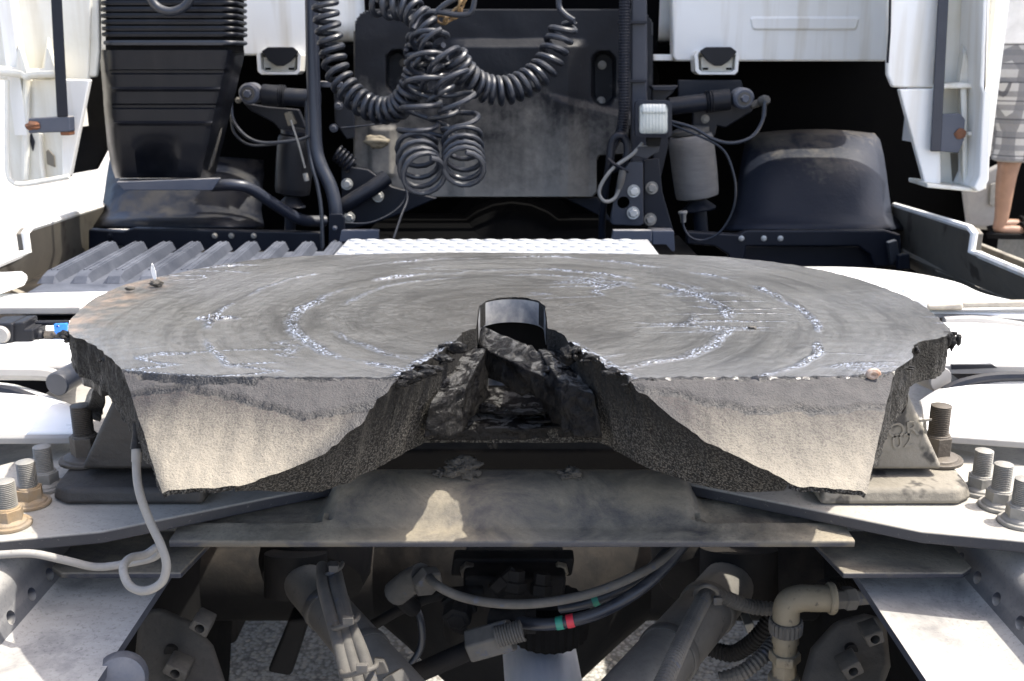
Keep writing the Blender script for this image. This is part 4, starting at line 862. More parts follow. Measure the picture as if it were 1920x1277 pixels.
# dark engine bay behind everything
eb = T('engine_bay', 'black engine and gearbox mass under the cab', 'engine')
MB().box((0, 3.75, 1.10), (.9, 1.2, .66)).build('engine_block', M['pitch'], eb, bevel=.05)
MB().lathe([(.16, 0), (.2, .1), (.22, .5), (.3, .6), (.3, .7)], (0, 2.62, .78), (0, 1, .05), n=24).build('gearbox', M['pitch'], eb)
MB().box((0, 3.36, 1.02), (2.36, .06, .84)).build('black_backing', M['pitch'], eb)  # added black sheet, closes the gaps behind to deep shade
MB().box((0, 2.75, .955), (.80, 1.16, .02)).build('shade_cover', M['pitch'], eb)  # added plate keeping the sun off the ground between the rails
for sgn in (-1, 1):
    tag(MB().lathe([(.28, 0), (.45, 0), (.5, .03), (.51, .06), (.51, .24), (.5, .27), (.45, .3), (.28, .3)], (sgn*.80, 3.85, .51), (sgn, 0, 0), n=48).build('front_tyre', M['tyre']), f'black front tyre hidden in the {"left" if sgn < 0 else "right"} wheel arch', 'tyre', 'front tyres')
# latches
for k, (cx, lab) in enumerate(((524, 'white cab lock catch with a black funnel left of the coiled hoses'), (1345, 'white cab lock catch with a black funnel above the right damper'))):
    t = T('cab_catch', lab, 'catch', 'white cab lock catches'); Y = YC-.06; w_ = 1.0
    rim = [(-43, -6), (-41, 24), (-34, 30), (33, 30), (39, 24), (41, -6), (36, -14), (-38, -14)]; inn = [(-36, -8), (-34, 20), (-28, 25), (27, 25), (33, 20), (34, -8), (30, -12), (-32, -12)]
    a = [P(cx+q[0], 110+q[1], Y=Y) for q in rim]; b = [P(cx+q[0], 110+q[1], Y=Y) for q in inn]; n = 8
    m = MB(); dv = Vector((0, .07, 0))
    m.add(a+b+[q+dv for q in a]+[q+dv for q in b], [(i, (i+1) % n, n+(i+1) % n, n+i) for i in range(n)]+[(2*n+i, 3*n+i, 3*n+(i+1) % n, 2*n+(i+1) % n) for i in range(n)]+[(i, 2*n+i, 2*n+(i+1) % n, (i+1) % n) for i in range(n)]+[(n+i, n+(i+1) % n, 3*n+(i+1) % n, 3*n+i) for i in range(n)])
    m.build('frame', M['white'], t, bevel=.004)
    sheet('tray', [(cx-32, 106), (cx+31, 106), (cx+28, 136), (cx-29, 136)], Y+.02, .03, 'cream', t, .004)
    MB().frus(pl([(cx-34, 96), (cx-22, 88), (cx+26, 88), (cx+37, 97), (cx+22, 115), (cx+8, 124), (cx-6, 124), (cx-20, 114)], Y-.012), pl([(cx-30, 98), (cx-20, 92), (cx+24, 92), (cx+32, 99), (cx+20, 112), (cx+8, 119), (cx-6, 119), (cx-18, 111)], Y+.05)).build('funnel', M['black'], t, bevel=.003)
    for d in (-22, 22): sheet('slot', [(cx+d-5, 127), (cx+d+5, 127), (cx+d+5, 131), (cx+d-5, 131)], Y+.016, .006, 'tyre', t, .001)
# ---------------------------------------------------------------- side fairings
FY = 2.42
f = T('side_fairing', 'tall cream white wind fairing at the right with a navy post bolted inside', 'fairing', 'side fairings')
sheet('rear_wall', [(1666, -420), (1664, 140), (1674, 164), (1752, 165), (1790, -420)], FY+.06, .02, 'white', f, .006)
sheet('lower_wall', [(1686, 167), (1762, 166), (1765, 345), (1736, 351)], FY+.05, .02, 'white', f, .004)
sheet('back_sheet', [(1745, -420), (1745, 346), (1850, 356), (1862, 178), (1900, -420)], FY+.12, .02, 'cream', f, .004)
sheet('outer_rim', [(1876, -420), (1849, 166), (1862, 176), (1855, 338), (1846, 356), (1834, 361), (1826, 352), (1836, 330), (1843, 176), (1838, 160), (1860, -420)], FY, .14, 'white', f, .005)
sheet('bottom_rim', [(1738, 343), (1826, 353), (1834, 361), (1738, 352)], FY+.02, .12, 'cream', f, .003)
sheet('cross_rib', [(1752, 158), (1806, 154), (1842, 158), (1842, 166), (1808, 166), (1752, 168)], FY+.05, .09, 'cream', f, .005)
MB().frus(pl([(1800, 160), (1812, 160), (1815, 352), (1806, 352)], FY+.06), pl([(1794, 160), (1818, 160), (1820, 352), (1800, 352)], FY+.125)).build('vertical_rib', M['cream'], f, bevel=.006)
MB().frus(pl([(1806, 100), (1812, 100), (1822, 158), (1798, 158)], FY+.07), pl([(1802, 70), (1816, 70), (1828, 158), (1790, 158)], FY+.125)).build('gusset', M['cream'], f, bevel=.006)
sheet('shelf_rib', [(1815, 246), (1848, 248), (1848, 256), (1815, 255)], FY+.05, .08, 'cream', f, .003)
MB().hexa(pth([(1744, 284, FY+.03), (1764, 284, FY+.03), (1789, -200, FY+.03), (1769, -200, FY+.03)]), pth([(1744, 284, FY+.055), (1764, 284, FY+.055), (1789, -200, FY+.055), (1769, -200, FY+.055)])).build('post', M['grey3'], f, bevel=.003)
o = sheet('post_bracket', [(1762, 214), (1800, 212), (1810, 224), (1808, 262), (1798, 287), (1760, 284)], FY+.034, .012, 'grey', f, .002)
MB().blob(P(1800, 251, Y=FY+.033), .012, .4, 2, 2, (1.2, .4, 1)).build('rust_patch', M['rust'], f)
MB().prism(pl([(1782, 287), (1796, 287), (1798, 340), (1786, 340)], FY+.118), (0, .004, 0)).build('dirt_stain', M['skirt'], f)
MB().box((1.155, 2.76, 2.25), (.03, .5, 2.1)).build('side_wall', M['white'], f)
tag(MB().tube(pth([(1674, -300, FY+.04), (1668, 60, FY+.04), (1664, 118, FY+.04)]), L(2.5, FY), 8).build('seal_strip', M['black']), 'thin black seal strip between the right fairing and the cab wall', 'seal')
f = T('side_fairing', 'cream white wind fairing at the far left with ribs and a rusty bolted post', 'fairing', 'side fairings')
sheet('back_sheet', [(-60, -420), (-60, 150), (165, 150), (185, -420)], FY+.12, .02, 'cream', f, .004)
sheet('upper_wall', [(108, -420), (118, 146), (180, 145), (186, 96), (180, -420)], FY+.13, .02, 'cream', f, .006)
sheet('lower_wall', [(12, 150), (120, 148), (168, 150), (130, 333), (30, 346), (15, 330)], FY+.10, .02, 'cream', f, .004)
sheet('lower_side', [(112, 148), (168, 149), (131, 332), (116, 332)], FY+.07, .02, 'white', f, .004)
MB().tube(spl([P(a, b, Y=FY+.06) for a, b in ((13, 150), (13, 250), (14, 320), (24, 341), (45, 345), (90, 338), (130, 331))], 6), L(5, FY), 8).build('outer_rim', M['cream'], f)
MB().tube(spl([P(a, b, Y=FY+.06) for a, b in ((-60, 133), (0, 133), (40, 136), (50, 142), (62, 138), (105, 136))], 6), L(9, FY), 10).build('cross_rib', M['cream'], f)
MB().tube(spl([P(a, b, Y=FY+.09) for a, b in ((50, 145), (49, 230), (48, 336))], 6), L(7, FY), 10).build('vertical_rib', M['cream'], f)
for x_ in (38, 92): MB().frus(pl([(x_-4, 90), (x_, 90), (x_+14, 136), (x_-10, 136)], FY+.05), pl([(x_-3, 70), (x_+1, 70), (x_+20, 136), (x_-16, 136)], FY+.12)).build('gusset', M['cream'], f, bevel=.006)
MB().tube(spl([P(a, b, Y=FY+.09) for a, b in ((76, 250), (77, 290), (82, 335))], 6), L(5, FY), 8).build('vertical_rib', M['cream'], f)
MB().hexa(pth([(107, 220, FY), (128, 219, FY), (111, -100, FY), (90, -100, FY)]), pth([(107, 220, FY+.03), (128, 219, FY+.03), (111, -100, FY+.03), (90, -100, FY+.03)])).build('post', M['navy'], f, bevel=.003)
sheet('post_bracket', [(52, 222), (130, 218), (132, 247), (116, 248), (53, 250)], FY+.002, .03, 'grey', f, .003)
sheet('bracket_tab', [(112, 247), (131, 247), (131, 254), (113, 254)], FY+.004, .03, 'rust', f, .002)
MB().blob(P(62, 236, Y=FY), .011, .5, 2, 3, (1.5, .5, .8)).build('rust_patch', M['rust'], f)
for q in ([(54, 258), (58, 250), (64, 266), (61, 284)], [(86, 284), (90, 280), (101, 292), (103, 314), (88, 308)]): sheet('dirt_mark', q, FY+.095, .006, 'navy' if q[0][0] < 80 else 'skirt', f, .001)
MB().box((-1.19, 2.72, 1.75), (.03, .44, 1.0)).build('side_wall', M['white'], f)
sheet('inner_baffle', [(168, 100), (196, 110), (200, 280), (180, 318), (134, 326), (150, 240)], FY+.45, .02, 'tyre', f, .004)
# ---------------------------------------------------------------- side skirts behind the cab
for sgn in (-1, 1):
    sk = T('side_skirt', ('grey brown inner side skirt with a white stepped edge at left', 'grey brown inner side skirt with a white stepped edge at right')[sgn > 0], 'side skirt', 'side skirts')
    mx = (lambda a: 1874-a) if sgn < 0 else (lambda a: a)
    A = [(1672, 385, 3.0), (1812, 428, 2.30), (1820, 438, 2.28), (1815, 472, 2.28), (1830, 478, 2.25), (1990, 545, 1.85), (1990, 640, 1.85), (1700, 500, 3.0), (1672, 470, 3.0)]
    q = [P(mx(a), b, Y=c) for a, b, c in A]
    MB().prism(q, (sgn*.03, 0, 0)).build('panel', M['skirt'], sk, bevel=.003)
    MB().tube([p+Vector((sgn*.008, 0, .0)) for p in q[0:6]], .009, 8).build('white_edge', M['white'], sk)
    MB().tube([P(mx(a), b, Y=c)-Vector((sgn*.01, 0, 0)) for a, b, c in ((1690, 470, 2.9), (1800, 515, 2.45), (1990, 600, 1.87))], .012, 8).build('lower_bead', M['skirt'], sk)
    MB().box((sgn*1.235, 2.35, .60), (.02, 1.3, .72)).build('shade_valance', M['skirt'], sk, bevel=.004)  # unseen panel added to keep side light off the ground
    for a, b, c in ((1775, 515, 2.5), (1850, 545, 2.2)): sheet('slot_bracket', [(mx(a)-16, b-7), (mx(a)+16, b+6), (mx(a)+16, b+10), (mx(a)-16, b-3)], c-.06, .02, 'skirt', sk, .002)
wb = T('slotted_bracket', 'bright white slotted bracket lying beside the left side skirt', 'bracket')
o = MB().prism([P(a, b, Z=1.03) for a, b in ((-50, 548), (-50, 524), (44, 520), (52, 526), (46, 536), (-10, 556))], (0, 0, .012)).build('plate', M['fender'], wb, bevel=.003)
cm_ = MB()
for a, b in ((18, 527), (3, 535)): cm_.prism([P(a+c, b+d, Z=1.02) for c, d in ((-6, -1.5), (6, -1.5), (6, 2), (-6, 2))], (0, 0, .05))
cut(o, cm_)
# ---------------------------------------------------------------- inner wheel arches and their bars
ia = T('inner_wheel_arch', 'dusty dark inner wheel arch shell at right', 'wheel arch', 'inner wheel arches')
rows_ = ((250, 1410, 1640, 3.20), (262, 1398, 1650, 3.12), (290, 1392, 1657, 3.02), (330, 1385, 1663, 2.94), (370, 1378, 1668, 2.88), (400, 1372, 1672, 2.84), (418, 1362, 1690, 2.80), (428, 1356, 1694, 2.74))
def arch(rows, n=16, dome=8):
    vs = []
    for k, (y, a, b, Y) in enumerate(rows):
        vs.append([P(a+(b-a)*i/n, y-(dome*math.sin(math.pi*i/n) if k < 2 else 0), Y=Y+.10*(abs(i/n-.5)*2)**4) for i in range(n+1)])
    return MB().loft(vs, closed=False)
arch(rows_).build('shell', M['archr'], ia, solid=.008, ang=50)
ia = T('inner_wheel_arch', 'dark inner wheel arch shell under the air intake at left', 'wheel arch', 'inner wheel arches')
arch(((300, 205, 495, 3.1), (330, 200, 495, 3.0), (360, 196, 492, 2.92), (395, 190, 490, 2.86), (408, 184, 492, 2.80), (424, 170, 496, 2.74))).build('shell', M['navy'], ia, solid=.008, ang=50)
for sgn in (-1, 1):
    br = T('arch_support_bar', ('navy support bar with bolts below the left wheel arch', 'navy support bar with three bolts below the right wheel arch')[sgn > 0], 'support bar', 'wheel arch support bars')
    if sgn > 0:
        sheet('bar', [(1288, 434), (1385, 440), (1400, 432), (1660, 432), (1690, 440), (1692, 500), (1640, 500), (1632, 478), (1610, 462), (1400, 462), (1394, 500), (1372, 500), (1366, 478), (1340, 462), (1288, 458)], 2.70, .03, 'navy', br, .005)
        for a in (1390, 1432, 1463): bolthead(br, a, 447, 2.70, L(5.5, 2.7))
        sheet('lower_panel', [(1394, 462), (1640, 462), (1650, 560), (1380, 560)], 2.76, .02, 'navy', br, .004)
        sheet('hook', [(1665, 455), (1682, 450), (1688, 480), (1672, 498)], 2.66, .02, 'dsteel', br, .003)
        sheet('clasp', [(1685, 478), (1706, 476), (1708, 505), (1684, 506)], 2.62, .02, 'navy', br, .004)
    else:
        sheet('bar', [(165, 430), (230, 434), (250, 428), (600, 436), (605, 480), (240, 480), (232, 462), (200, 458), (190, 490), (165, 490)], 2.70, .03, 'navy', br, .005)
        for a, b in ((403, 442), (434, 442), (476, 442), (206, 442)): bolthead(br, a, b, 2.70, L(5.5, 2.7), 'navy' if a < 300 else 'bolt')
        sheet('lower_panel', [(170, 460), (605, 460), (605, 540), (160, 540)], 2.78, .02, 'black', br, .004)
# ---------------------------------------------------------------- air intake on the left
ai = T('air_intake', 'black ribbed bellows and tapered plastic intake duct at upper left', 'air intake')
IY = 2.52
def duct_ring(xa, xb, py, d0, Y=IY, rc=.35, n=6, dn=0):
    a = P(xa, py, Y=Y); b = P(xb, py, Y=Y); w_ = b.x-a.x; d = d0*.42; pts = []; r = min(w_, d)*rc
    for cx, cy, a0 in ((b.x-r, Y+r, -90), (b.x-r, Y+d-r, 0), (a.x+r, Y+d-r, 90), (a.x+r, Y+r, 180)):
        pts += [Vector((cx+r*math.cos(R(a0+90*k/n)), cy+r*math.sin(R(a0+90*k/n)), a.z)) for k in range(n+1)]
    return pts
for k, (y, xa, xb) in enumerate(((5, 180, 442), (17, 180, 442), (29, 181, 442), (41, 182, 442), (53, 183, 443), (64, 183, 443), (80, 186, 443), (-7, 180, 442), (-19, 180, 442), (-31, 180, 442))):
    w = MB(); w.loft([duct_ring(xa+2*s, xb-2*s, y+dy, .32, rc=.22) for dy, s in ((-4.5, 3), (-3, .6), (0, 0), (3, .6), (4.5, 3))]); w.build('bellows_ring', M['rubber'] if k == 6 else M['scoop'], ai, ang=60)
w = MB(); w.loft([duct_ring(191, 437, y, .30, Y=IY+.012, rc=.22) for y in (-40, 98)]); w.build('bellows_core', M['tyre'], ai)
prof = ((94, 187, 444, 0), (100, 187, 444, 0), (130, 189, 438, .0), (132, 189, 437.5, .008), (137, 190, 436, .008), (140, 190, 435, 0), (163, 192, 430, 0), (167, 192, 429, -.008), (172, 193, 428, 0), (194, 194, 422, 0), (197, 194, 421, .008), (202, 195, 420, .008), (205, 195, 419, 0), (227, 197, 414, 0), (231, 197, 413, -.008), (236, 198, 412, 0), (270, 201, 404, .004), (300, 206, 396, .012), (322, 212, 391, .02), (334, 216, 388, .03))
rg = []; NU = 28
dense = []
for (a_, b_) in zip(prof, prof[1:]):
    k_ = max(1, int((b_[0]-a_[0])/6)); dense += [tuple(a_[i]+(b_[i]-a_[i])*q_/k_ for i in range(4)) for q_ in range(k_)]
dense.append(prof[-1])
for y, a, b, dd in dense:
    row = []; kk = max(0, min(1, (y-250)/60)); kk = kk*kk*(3-2*kk)
    for i in range(NU+1):
        u = -1+2*i/NU; e = abs(u)
        off = (dd if e < .84 else dd*max(0, (.9-e)/.06)) if y < 250 else dd
        off += .07*max(0, (e-.80)/.20)**2.5+.055*kk*max(0, 1-((u+.08)/.42)**2)
        row.append(P(a+(b-a)*(u+1)/2, y, Y=IY+off+(y-94)*.0001))
    row += [row[-1]+Vector((-.004, .09, 0)), row[0]+Vector((.004, .09, 0))]; rg.append(row)
MB().loft(rg).build('duct', M['scoop'], ai, ang=40)
sheet('side_web', [(392, 262), (420, 180), (412, 250), (396, 312), (388, 322)], IY+.10, .02, 'dhose', ai, .003)
sh_ = T('intake_shelf', 'grey blue steel shelf and bent tube carrying the air intake', 'shelf')
MB().hexa([P(218, 341, Y=IY-.03), P(414, 333, Y=IY-.03+.06), P(414, 333, Y=IY+.28), P(225, 333, Y=IY+.28)], [P(222, 345, Y=IY-.03), P(400, 345, Y=IY-.03), P(414, 338, Y=IY+.28), P(225, 338, Y=IY+.28)]).build('shelf_top', M['grey'], sh_, bevel=.002)
MB().prism([P(218, 341, Y=IY-.032), P(414, 334, Y=IY-.03), P(398, 357, Y=IY-.03), P(232, 357, Y=IY-.03)], (0, .006, 0)).build('shelf_front', M['grey'], sh_, bevel=.002)
MB().tube(spl(pth([(395, 348, 2.58), (440, 347, 2.58), (470, 354, 2.60), (510, 380, 2.64), (550, 405, 2.68), (575, 414, 2.71), (610, 414, 2.74)]), 8), L(11, 2.6), 18).build('tube', M['grey2'], sh_)
tag(MB().tube(spl(pth([(278, -30, 2.45), (282, -5, 2.45), (296, 14, 2.45), (320, 22, 2.45), (344, 14, 2.45), (358, -5, 2.45), (362, -30, 2.45)]), 8), L(8, 2.45), 14).build('hanging_hose', M['rubber']), 'short loop of hose hanging in front of the bellows', 'hose')
# ---------------------------------------------------------------- tunnel panel
tp = T('tunnel_panel', 'large dusty black moulded panel behind the coiled hoses', 'panel')
TY = 2.84
outl2 = rrect(664, 18, 1224, 330, 26)
tpoly = [(664, 60), (666, 40), (676, 25), (694, 18), (1196, 18), (1214, 26), (1224, 45), (1226, 180), (1180, 240), (1175, 290), (1124, 292), (1120, 300), (1120, 360), (1110, 370), (760, 370), (735, 350), (700, 325), (672, 322), (664, 312)]
def trelief(px, py):
    d = 0
    for cx, cy, w2, h2 in ((745, 135, 18, 38), (1132, 147, 19, 48)):       # oblong pockets
        q = max(math.hypot(px-cx, max(0, abs(py-cy)-(h2-w2)))/w2, 0); d += .055*max(0, min(1, (1.25-q)/.35))
    q = max(abs(px-950)/130, abs(py-130)/60)
    if py > 72: d -= .03*max(0, min(1, (py-72)/16))*max(0, min(1, (px-840)/30))*max(0, min(1, (1105-px)/40))
    d -= .014*max(0, min(1, (py-(175+.25*(px-1040)))/14))*max(0, min(1, (px-1020)/30))
    d -= .02*max(0, min(1, (330-abs(py-285)*6.5)/60))*max(0, min(1, (745-px)/14))*max(0, min(1, (px-690)/8))
    d += .003*nz((px, py, 0), .02)
    return d
w = MB(); gx, gy = 200, 130; idx = {}
for j in range(gy):
    for i in range(gx):
        cxp, cyp = 660+570*(i+.5)/gx, 14+360*(j+.5)/gy
        if inside(cxp, cyp, tpoly):
            f_ = []
            for (a, b) in ((i, j), (i+1, j), (i+1, j+1), (i, j+1)):
                if (a, b) not in idx:
                    px, py = 660+570*a/gx, 14+360*b/gy; idx[(a, b)] = len(w.v); e = 0
                    if not inside(px, py, tpoly): e = .02
                    w.v.append(P(px, py, Y=TY+trelief(px, py)+e))
                f_.append(idx[(a, b)])
            w.f.append(tuple(f_))
w.build('moulded_face', M['tunnel'], tp, solid=.012, ang=60)
for a, b in ((1129, 122), (1127, 189), (757, 118), (757, 160)): bolthead(tp, a, b, TY+.05, L(8, 2.84), 'bolt' if a > 900 else 'boltdark')
MB().blob(P(706, 265, Y=TY-.02), .022, .5, 1.6, 3, (1.5, .4, .8)).build('mud_splash', M['beige'], tp, ang=180)
# ---------------------------------------------------------------- coiled hoses
def zc_(pts, k=2.66, ox=560): return [(ox+a/k, b/k, c) for a, b, c in pts]
def coil(pts, Rad, pitch, wr, label, lead=(), tail=(), ph=0, ry=1.0, m='rubber'):
    t = T('coiled_hose', label, 'coiled hose', 'coiled air hoses'); base = spl(pth(pts), 10)
    h_ = helix(base, Rad, pitch, 16, ry, ph)
    path = list(spl(pth(lead), 6)) + h_ + list(spl(pth(tail), 6)) if lead or tail else h_
    MB().tube(path, wr, 9).build('coil', M[m], t); return t
q = L(1, 2.62)
coil(zc_([(128, -60, 2.66), (135, 60, 2.66), (150, 160, 2.66), (168, 260, 2.66), (190, 350, 2.65), (232, 430, 2.64), (310, 510, 2.62), (410, 552, 2.60), (500, 530, 2.58), (555, 460, 2.56), (585, 380, 2.55), (598, 300, 2.54), (600, 230, 2.54), (610, 170, 2.55)]), 20.5*q, lambda t: (20-6*max(0, min(1, (t-.35)*3)))*q, 5.6*q, 'black coiled hose hanging in a loop down the left of the panel')
coil(zc_([(1325, 120, 2.64), (1305, 180, 2.64), (1265, 270, 2.63), (1215, 350, 2.62), (1130, 415, 2.60), (1030, 452, 2.58), (930, 440, 2.57), (850, 395, 2.55), (800, 330, 2.54), (760, 260, 2.53)]), 22*q, lambda t: (20-5*max(0, min(1, (t-.2)*3)))*q, 5.6*q, 'black coiled hose swinging up to the right across the panel', lead=[(1049, -30, 2.66), (1048, 10, 2.66), (1060, 28, 2.65), (1078, 40, 2.64)])
coil(zc_([(370, 0, 2.58), (430, 25, 2.57), (500, 30, 2.56), (560, 50, 2.55), (610, 100, 2.53), (650, 160, 2.52), (665, 230, 2.51)]), 21*q, 19*q, 5.2*q, 'black coiled hose entering from the top centre')
coil(zc_([(660, 150, 2.50), (640, 260, 2.48), (630, 380, 2.46), (615, 480, 2.45), (600, 600, 2.45), (590, 700, 2.45), (592, 770, 2.42), (605, 835, 2.38), (635, 885, 2.34)]), lambda t: (30+6*t)*q, lambda t: (40-22*max(0, (t-.45)/.55))*q, 4.6*q, 'grey stretched coil hanging in wide loops at left centre', ph=1)
coil(zc_([(680, 200, 2.49), (720, 290, 2.47), (755, 380, 2.46), (780, 470, 2.45), (800, 570, 2.45), (812, 660, 2.45), (818, 735, 2.42), (822, 800, 2.38), (824, 850, 2.34)]), lambda t: (31+3*t)*q, lambda t: (38-22*max(0, (t-.4)/.6))*q, 4.6*q, 'grey stretched coil hanging in wide loops right of the other', ph=2.5)
coil(zc_([(600, 240, 2.54), (640, 330, 2.52), (690, 420, 2.5), (720, 520, 2.49), (720, 620, 2.49), (690, 700, 2.49)]), 26*q, 34*q, 4.4*q, 'black loose coil tangled between the two hanging grey coils', ph=4)
tag(MB().tube(spl(pth([(815, 25, 2.52), (840, 5, 2.52), (885, -15, 2.52), (885, 20, 2.52), (860, 28, 2.52), (815, 22, 2.52), (790, 30, 2.52), (775, 55, 2.5)]), 8), 4.8*q, 10).build('loose_hose', M['rubber']), 'loose black hose loop above the coils', 'hose')
ch = T('safety_chain', 'rusty brass coloured chain hanging at the top centre', 'chain')
cpath = spl(pth([(872, -40, 2.56), (868, -10, 2.56), (864, 12, 2.56), (852, 28, 2.56), (836, 38, 2.56), (822, 34, 2.57)]), 12)
tot_ = 0; nxt = 0
for a, b in zip(cpath, cpath[1:]):
    if tot_ >= nxt:
        nxt += 15*q; t_ = (b-a).normalized(); k = int(round(nxt/(15*q))); s_ = t_.cross(Vector((0, 1, 0))).normalized() if k % 2 else Vector((0, 1, 0))
        if k % 2 == 0: s_ = (s_+t_.cross(Vector((0, 1, 0)))*.55).normalized()
        MB().tube([a+t_*11.5*q*math.cos(w_)+s_*6.5*q*math.sin(w_) for w_ in [2*math.pi*j/18 for j in range(18)]], 2.5*q, 8, closed=True).build('link', M['chain'], ch)
    tot_ += (b-a).length
# ---------------------------------------------------------------- left pipe, bracket and wires
lp = T('bent_pipe', 'tall navy pipe running down left of the panel and bending at its foot', 'pipe')
MB().tube(spl(pth([(584, -250, 2.74), (584, -60, 2.74), (586, 90, 2.73), (589, 200, 2.72), (592, 275, 2.71), (602, 312, 2.70), (620, 350, 2.69), (629, 390, 2.68), (630, 430, 2.68)]), 8), L(12.5, 2.72), 20).build('pipe', M['grey2'] if 'grey2' in M else M['grey'], lp)
sheet('foot_bracket', [(616, 405), (620, 401), (641, 401), (646, 408), (646, 468), (616, 470)], 2.66, .012, 'navy', lp, .003)
for b in (428, 455): bolthead(lp, 628, b, 2.66, L(5, 2.66), 'grey')
sheet('stay', [(600, 152), (642, 154), (642, 164), (600, 164)], 2.76, .01, 'grey', lp, .002)
for pts, r, lab in (([(575, 190, 2.72), (577, 260, 2.71), (585, 310, 2.69), (596, 350, 2.68), (603, 400, 2.67), (605, 465, 2.66)], 4, 'black cable running down along the bent pipe'),
        ([(436, 170, 2.75), (434, 200, 2.74), (440, 230, 2.73), (465, 258, 2.71), (500, 268, 2.70), (560, 262, 2.70), (580, 255, 2.70)], 3.2, 'black brake cable arcing under the left damper'),
        ([(433, 215, 2.75), (440, 250, 2.73), (470, 272, 2.72), (520, 270, 2.71)], 2.6, 'second thinner cable arcing under the left damper'),
        ([(640, 418, 2.7), (690, 418, 2.7), (730, 402, 2.72), (755, 380, 2.74), (765, 350, 2.76)], 1.6, 'thin wire sweeping along the lower left bracket'),
        ([(738, 447, 2.66), (752, 405, 2.7), (764, 370, 2.74), (752, 330, 2.76)], 2.2, 'thin black wire dropping to the tread plate'),
        ([(640, 240, 2.78), (690, 235, 2.78), (730, 230, 2.78)], 1.8, 'short wire crossing left of the panel'),
        ([(1258, 228, 2.7), (1300, 240, 2.68), (1340, 262, 2.67), (1375, 268, 2.67), (1410, 256, 2.68), (1430, 225, 2.7), (1434, 190, 2.71)], 3.3, 'black cable arcing under the right damper'),
        ([(1258, 233, 2.7), (1310, 255, 2.68), (1345, 272, 2.67), (1365, 295, 2.66), (1379, 345, 2.65), (1374, 395, 2.65), (1350, 435, 2.66), (1320, 450, 2.67), (1295, 445, 2.67), (1282, 425, 2.68), (1279, 400, 2.68)], 2.2, 'thin cable looping right of the grey air spring'),
        ([(1205, 268, 2.6), (1185, 290, 2.59), (1150, 315, 2.58), (1128, 345, 2.58), (1124, 365, 2.58), (1135, 378, 2.58), (1152, 372, 2.59), (1162, 350, 2.6), (1164, 325, 2.6)], 3.4, 'pale wire loop below the work lamp')):
    tag(MB().tube(spl(pth(pts), 8), L(r, 2.68), 8).build('wire', M['cable'] if 'pale' in lab else M['rubber']), lab, 'wire')
tag(MB().tube(pth([(545, 225, 2.66), (560, 270, 2.66), (572, 315, 2.66)]), L(2, 2.66), 6).lathe([(L(5, 2.66), 0), (L(5, 2.66), .02)], P(572, 325, Y=2.66), (.2, 0, -1), n=10).build('level_rod', M['bolt']), 'thin bright link rod beside the left air spring', 'rod')
# lower left cross bracket
lb = T('cab_stand_bracket', 'navy bracket with big zinc bolts and a diagonal tube below the panel at left', 'bracket')
sheet('plate', [(640, 310), (690, 318), (735, 350), (820, 372), (760, 398), (700, 420), (645, 432), (640, 400)], 2.80, .02, 'navy', lb, .004)
MB().tube(pth([(642, 388, 2.74), (700, 352, 2.74), (725, 332, 2.76)]), L(15, 2.74), 18).build('diagonal_tube', M['navy'], lb)
for a, b in ((651, 345), (709, 368), (655, 408)): bolthead(lb, a, b, 2.795, L(11, 2.8))
sheet('upper_plate', [(625, 165), (664, 165), (664, 260), (650, 262), (628, 230)], 2.82, .02, 'navy', lb, .004)
for a, b in ((635, 198), (626, 240)): bolthead(lb, a, b, 2.82, L(8, 2.8), 'grey')
sheet('right_plate', [(1060, 372), (1120, 370), (1150, 420), (1130, 408)], 2.86, .02, 'navy', lb, .003)
tag(MB().tube(helix(pth([(630, 285, 2.79), (662, 312, 2.79)]), L(14, 2.79), L(8, 2.79)), L(3, 2.79), 8).build('bump_spring', M['navy']), 'short dark spring beside the lower left corner of the panel', 'spring')
# ---------------------------------------------------------------- dampers and air springs
def damper(pts, Y, eye, label, top, bracket, boot):
    t = T('cab_damper', label, 'damper', 'cab dampers')
    a, b = P(*pts[0], Y=Y), P(*pts[1], Y=Y); r = L(17, Y)
    MB().tube([a, a.lerp(b, .35)], r*1.15, 22).build('sleeve', M['black'], t, bevel=.003)
    MB().tube([a.lerp(b, .30), b], r*.95, 22).build('tube', M['navy'], t)
    for k in (.30, .34, .38): MB().lathe([(r*1.05, -.004), (r*1.25, 0), (r*1.05, .004)], a.lerp(b, k), b-a, n=22).build('boot_ring', M['black'], t)
    e = P(*eye, Y=Y-.01); R_ = L(19, Y)
    MB().lathe([(R_*.45, -.03), (R_*.8, -.03), (R_, -.024), (R_, .03), (R_*.45, .03)], e, (0, 1, 0), n=28).build('eye', M['grey'], t)
    MB().lathe([(R_*.62, -.034), (R_*.62, -.028)], e, (0, 1, 0), n=24).build('bush', M['dhose'], t)
    MB().lathe([(R_*.36, -.048), (R_*.40, -.046), (R_*.40, -.03)], e, (0, 1, 0), n=6).build('bolt', M['grey'], t, bevel=.001)
    sheet('bracket', bracket, Y+.05, .02, 'navy', t, .004); return t
d1 = damper(((492, 178), (600, 186)), 2.78, (471, 175), 'black cab damper with a round eye left of the bent pipe', None, [(455, 192), (500, 200), (560, 205), (575, 240), (530, 250), (512, 230), (470, 208)], None)
d2 = damper(((1368, 186), (1255, 200)), 2.78, (1391, 184), 'black cab damper with a round eye right of the work lamp', None, [(1300, 210), (1410, 190), (1412, 208), (1360, 240), (1345, 236), (1340, 256), (1298, 250)], None)
sheet('hook', [(532, 212), (546, 208), (556, 232), (540, 238)], 2.77, .01, 'beige', d1, .003)
MB().lathe([(L(7, 2.76), 0), (L(7, 2.76), .05)], P(1408, 198, Y=2.76), (1, 0, .35), n=12).build('hose_nipple', M['dhose'], d2)
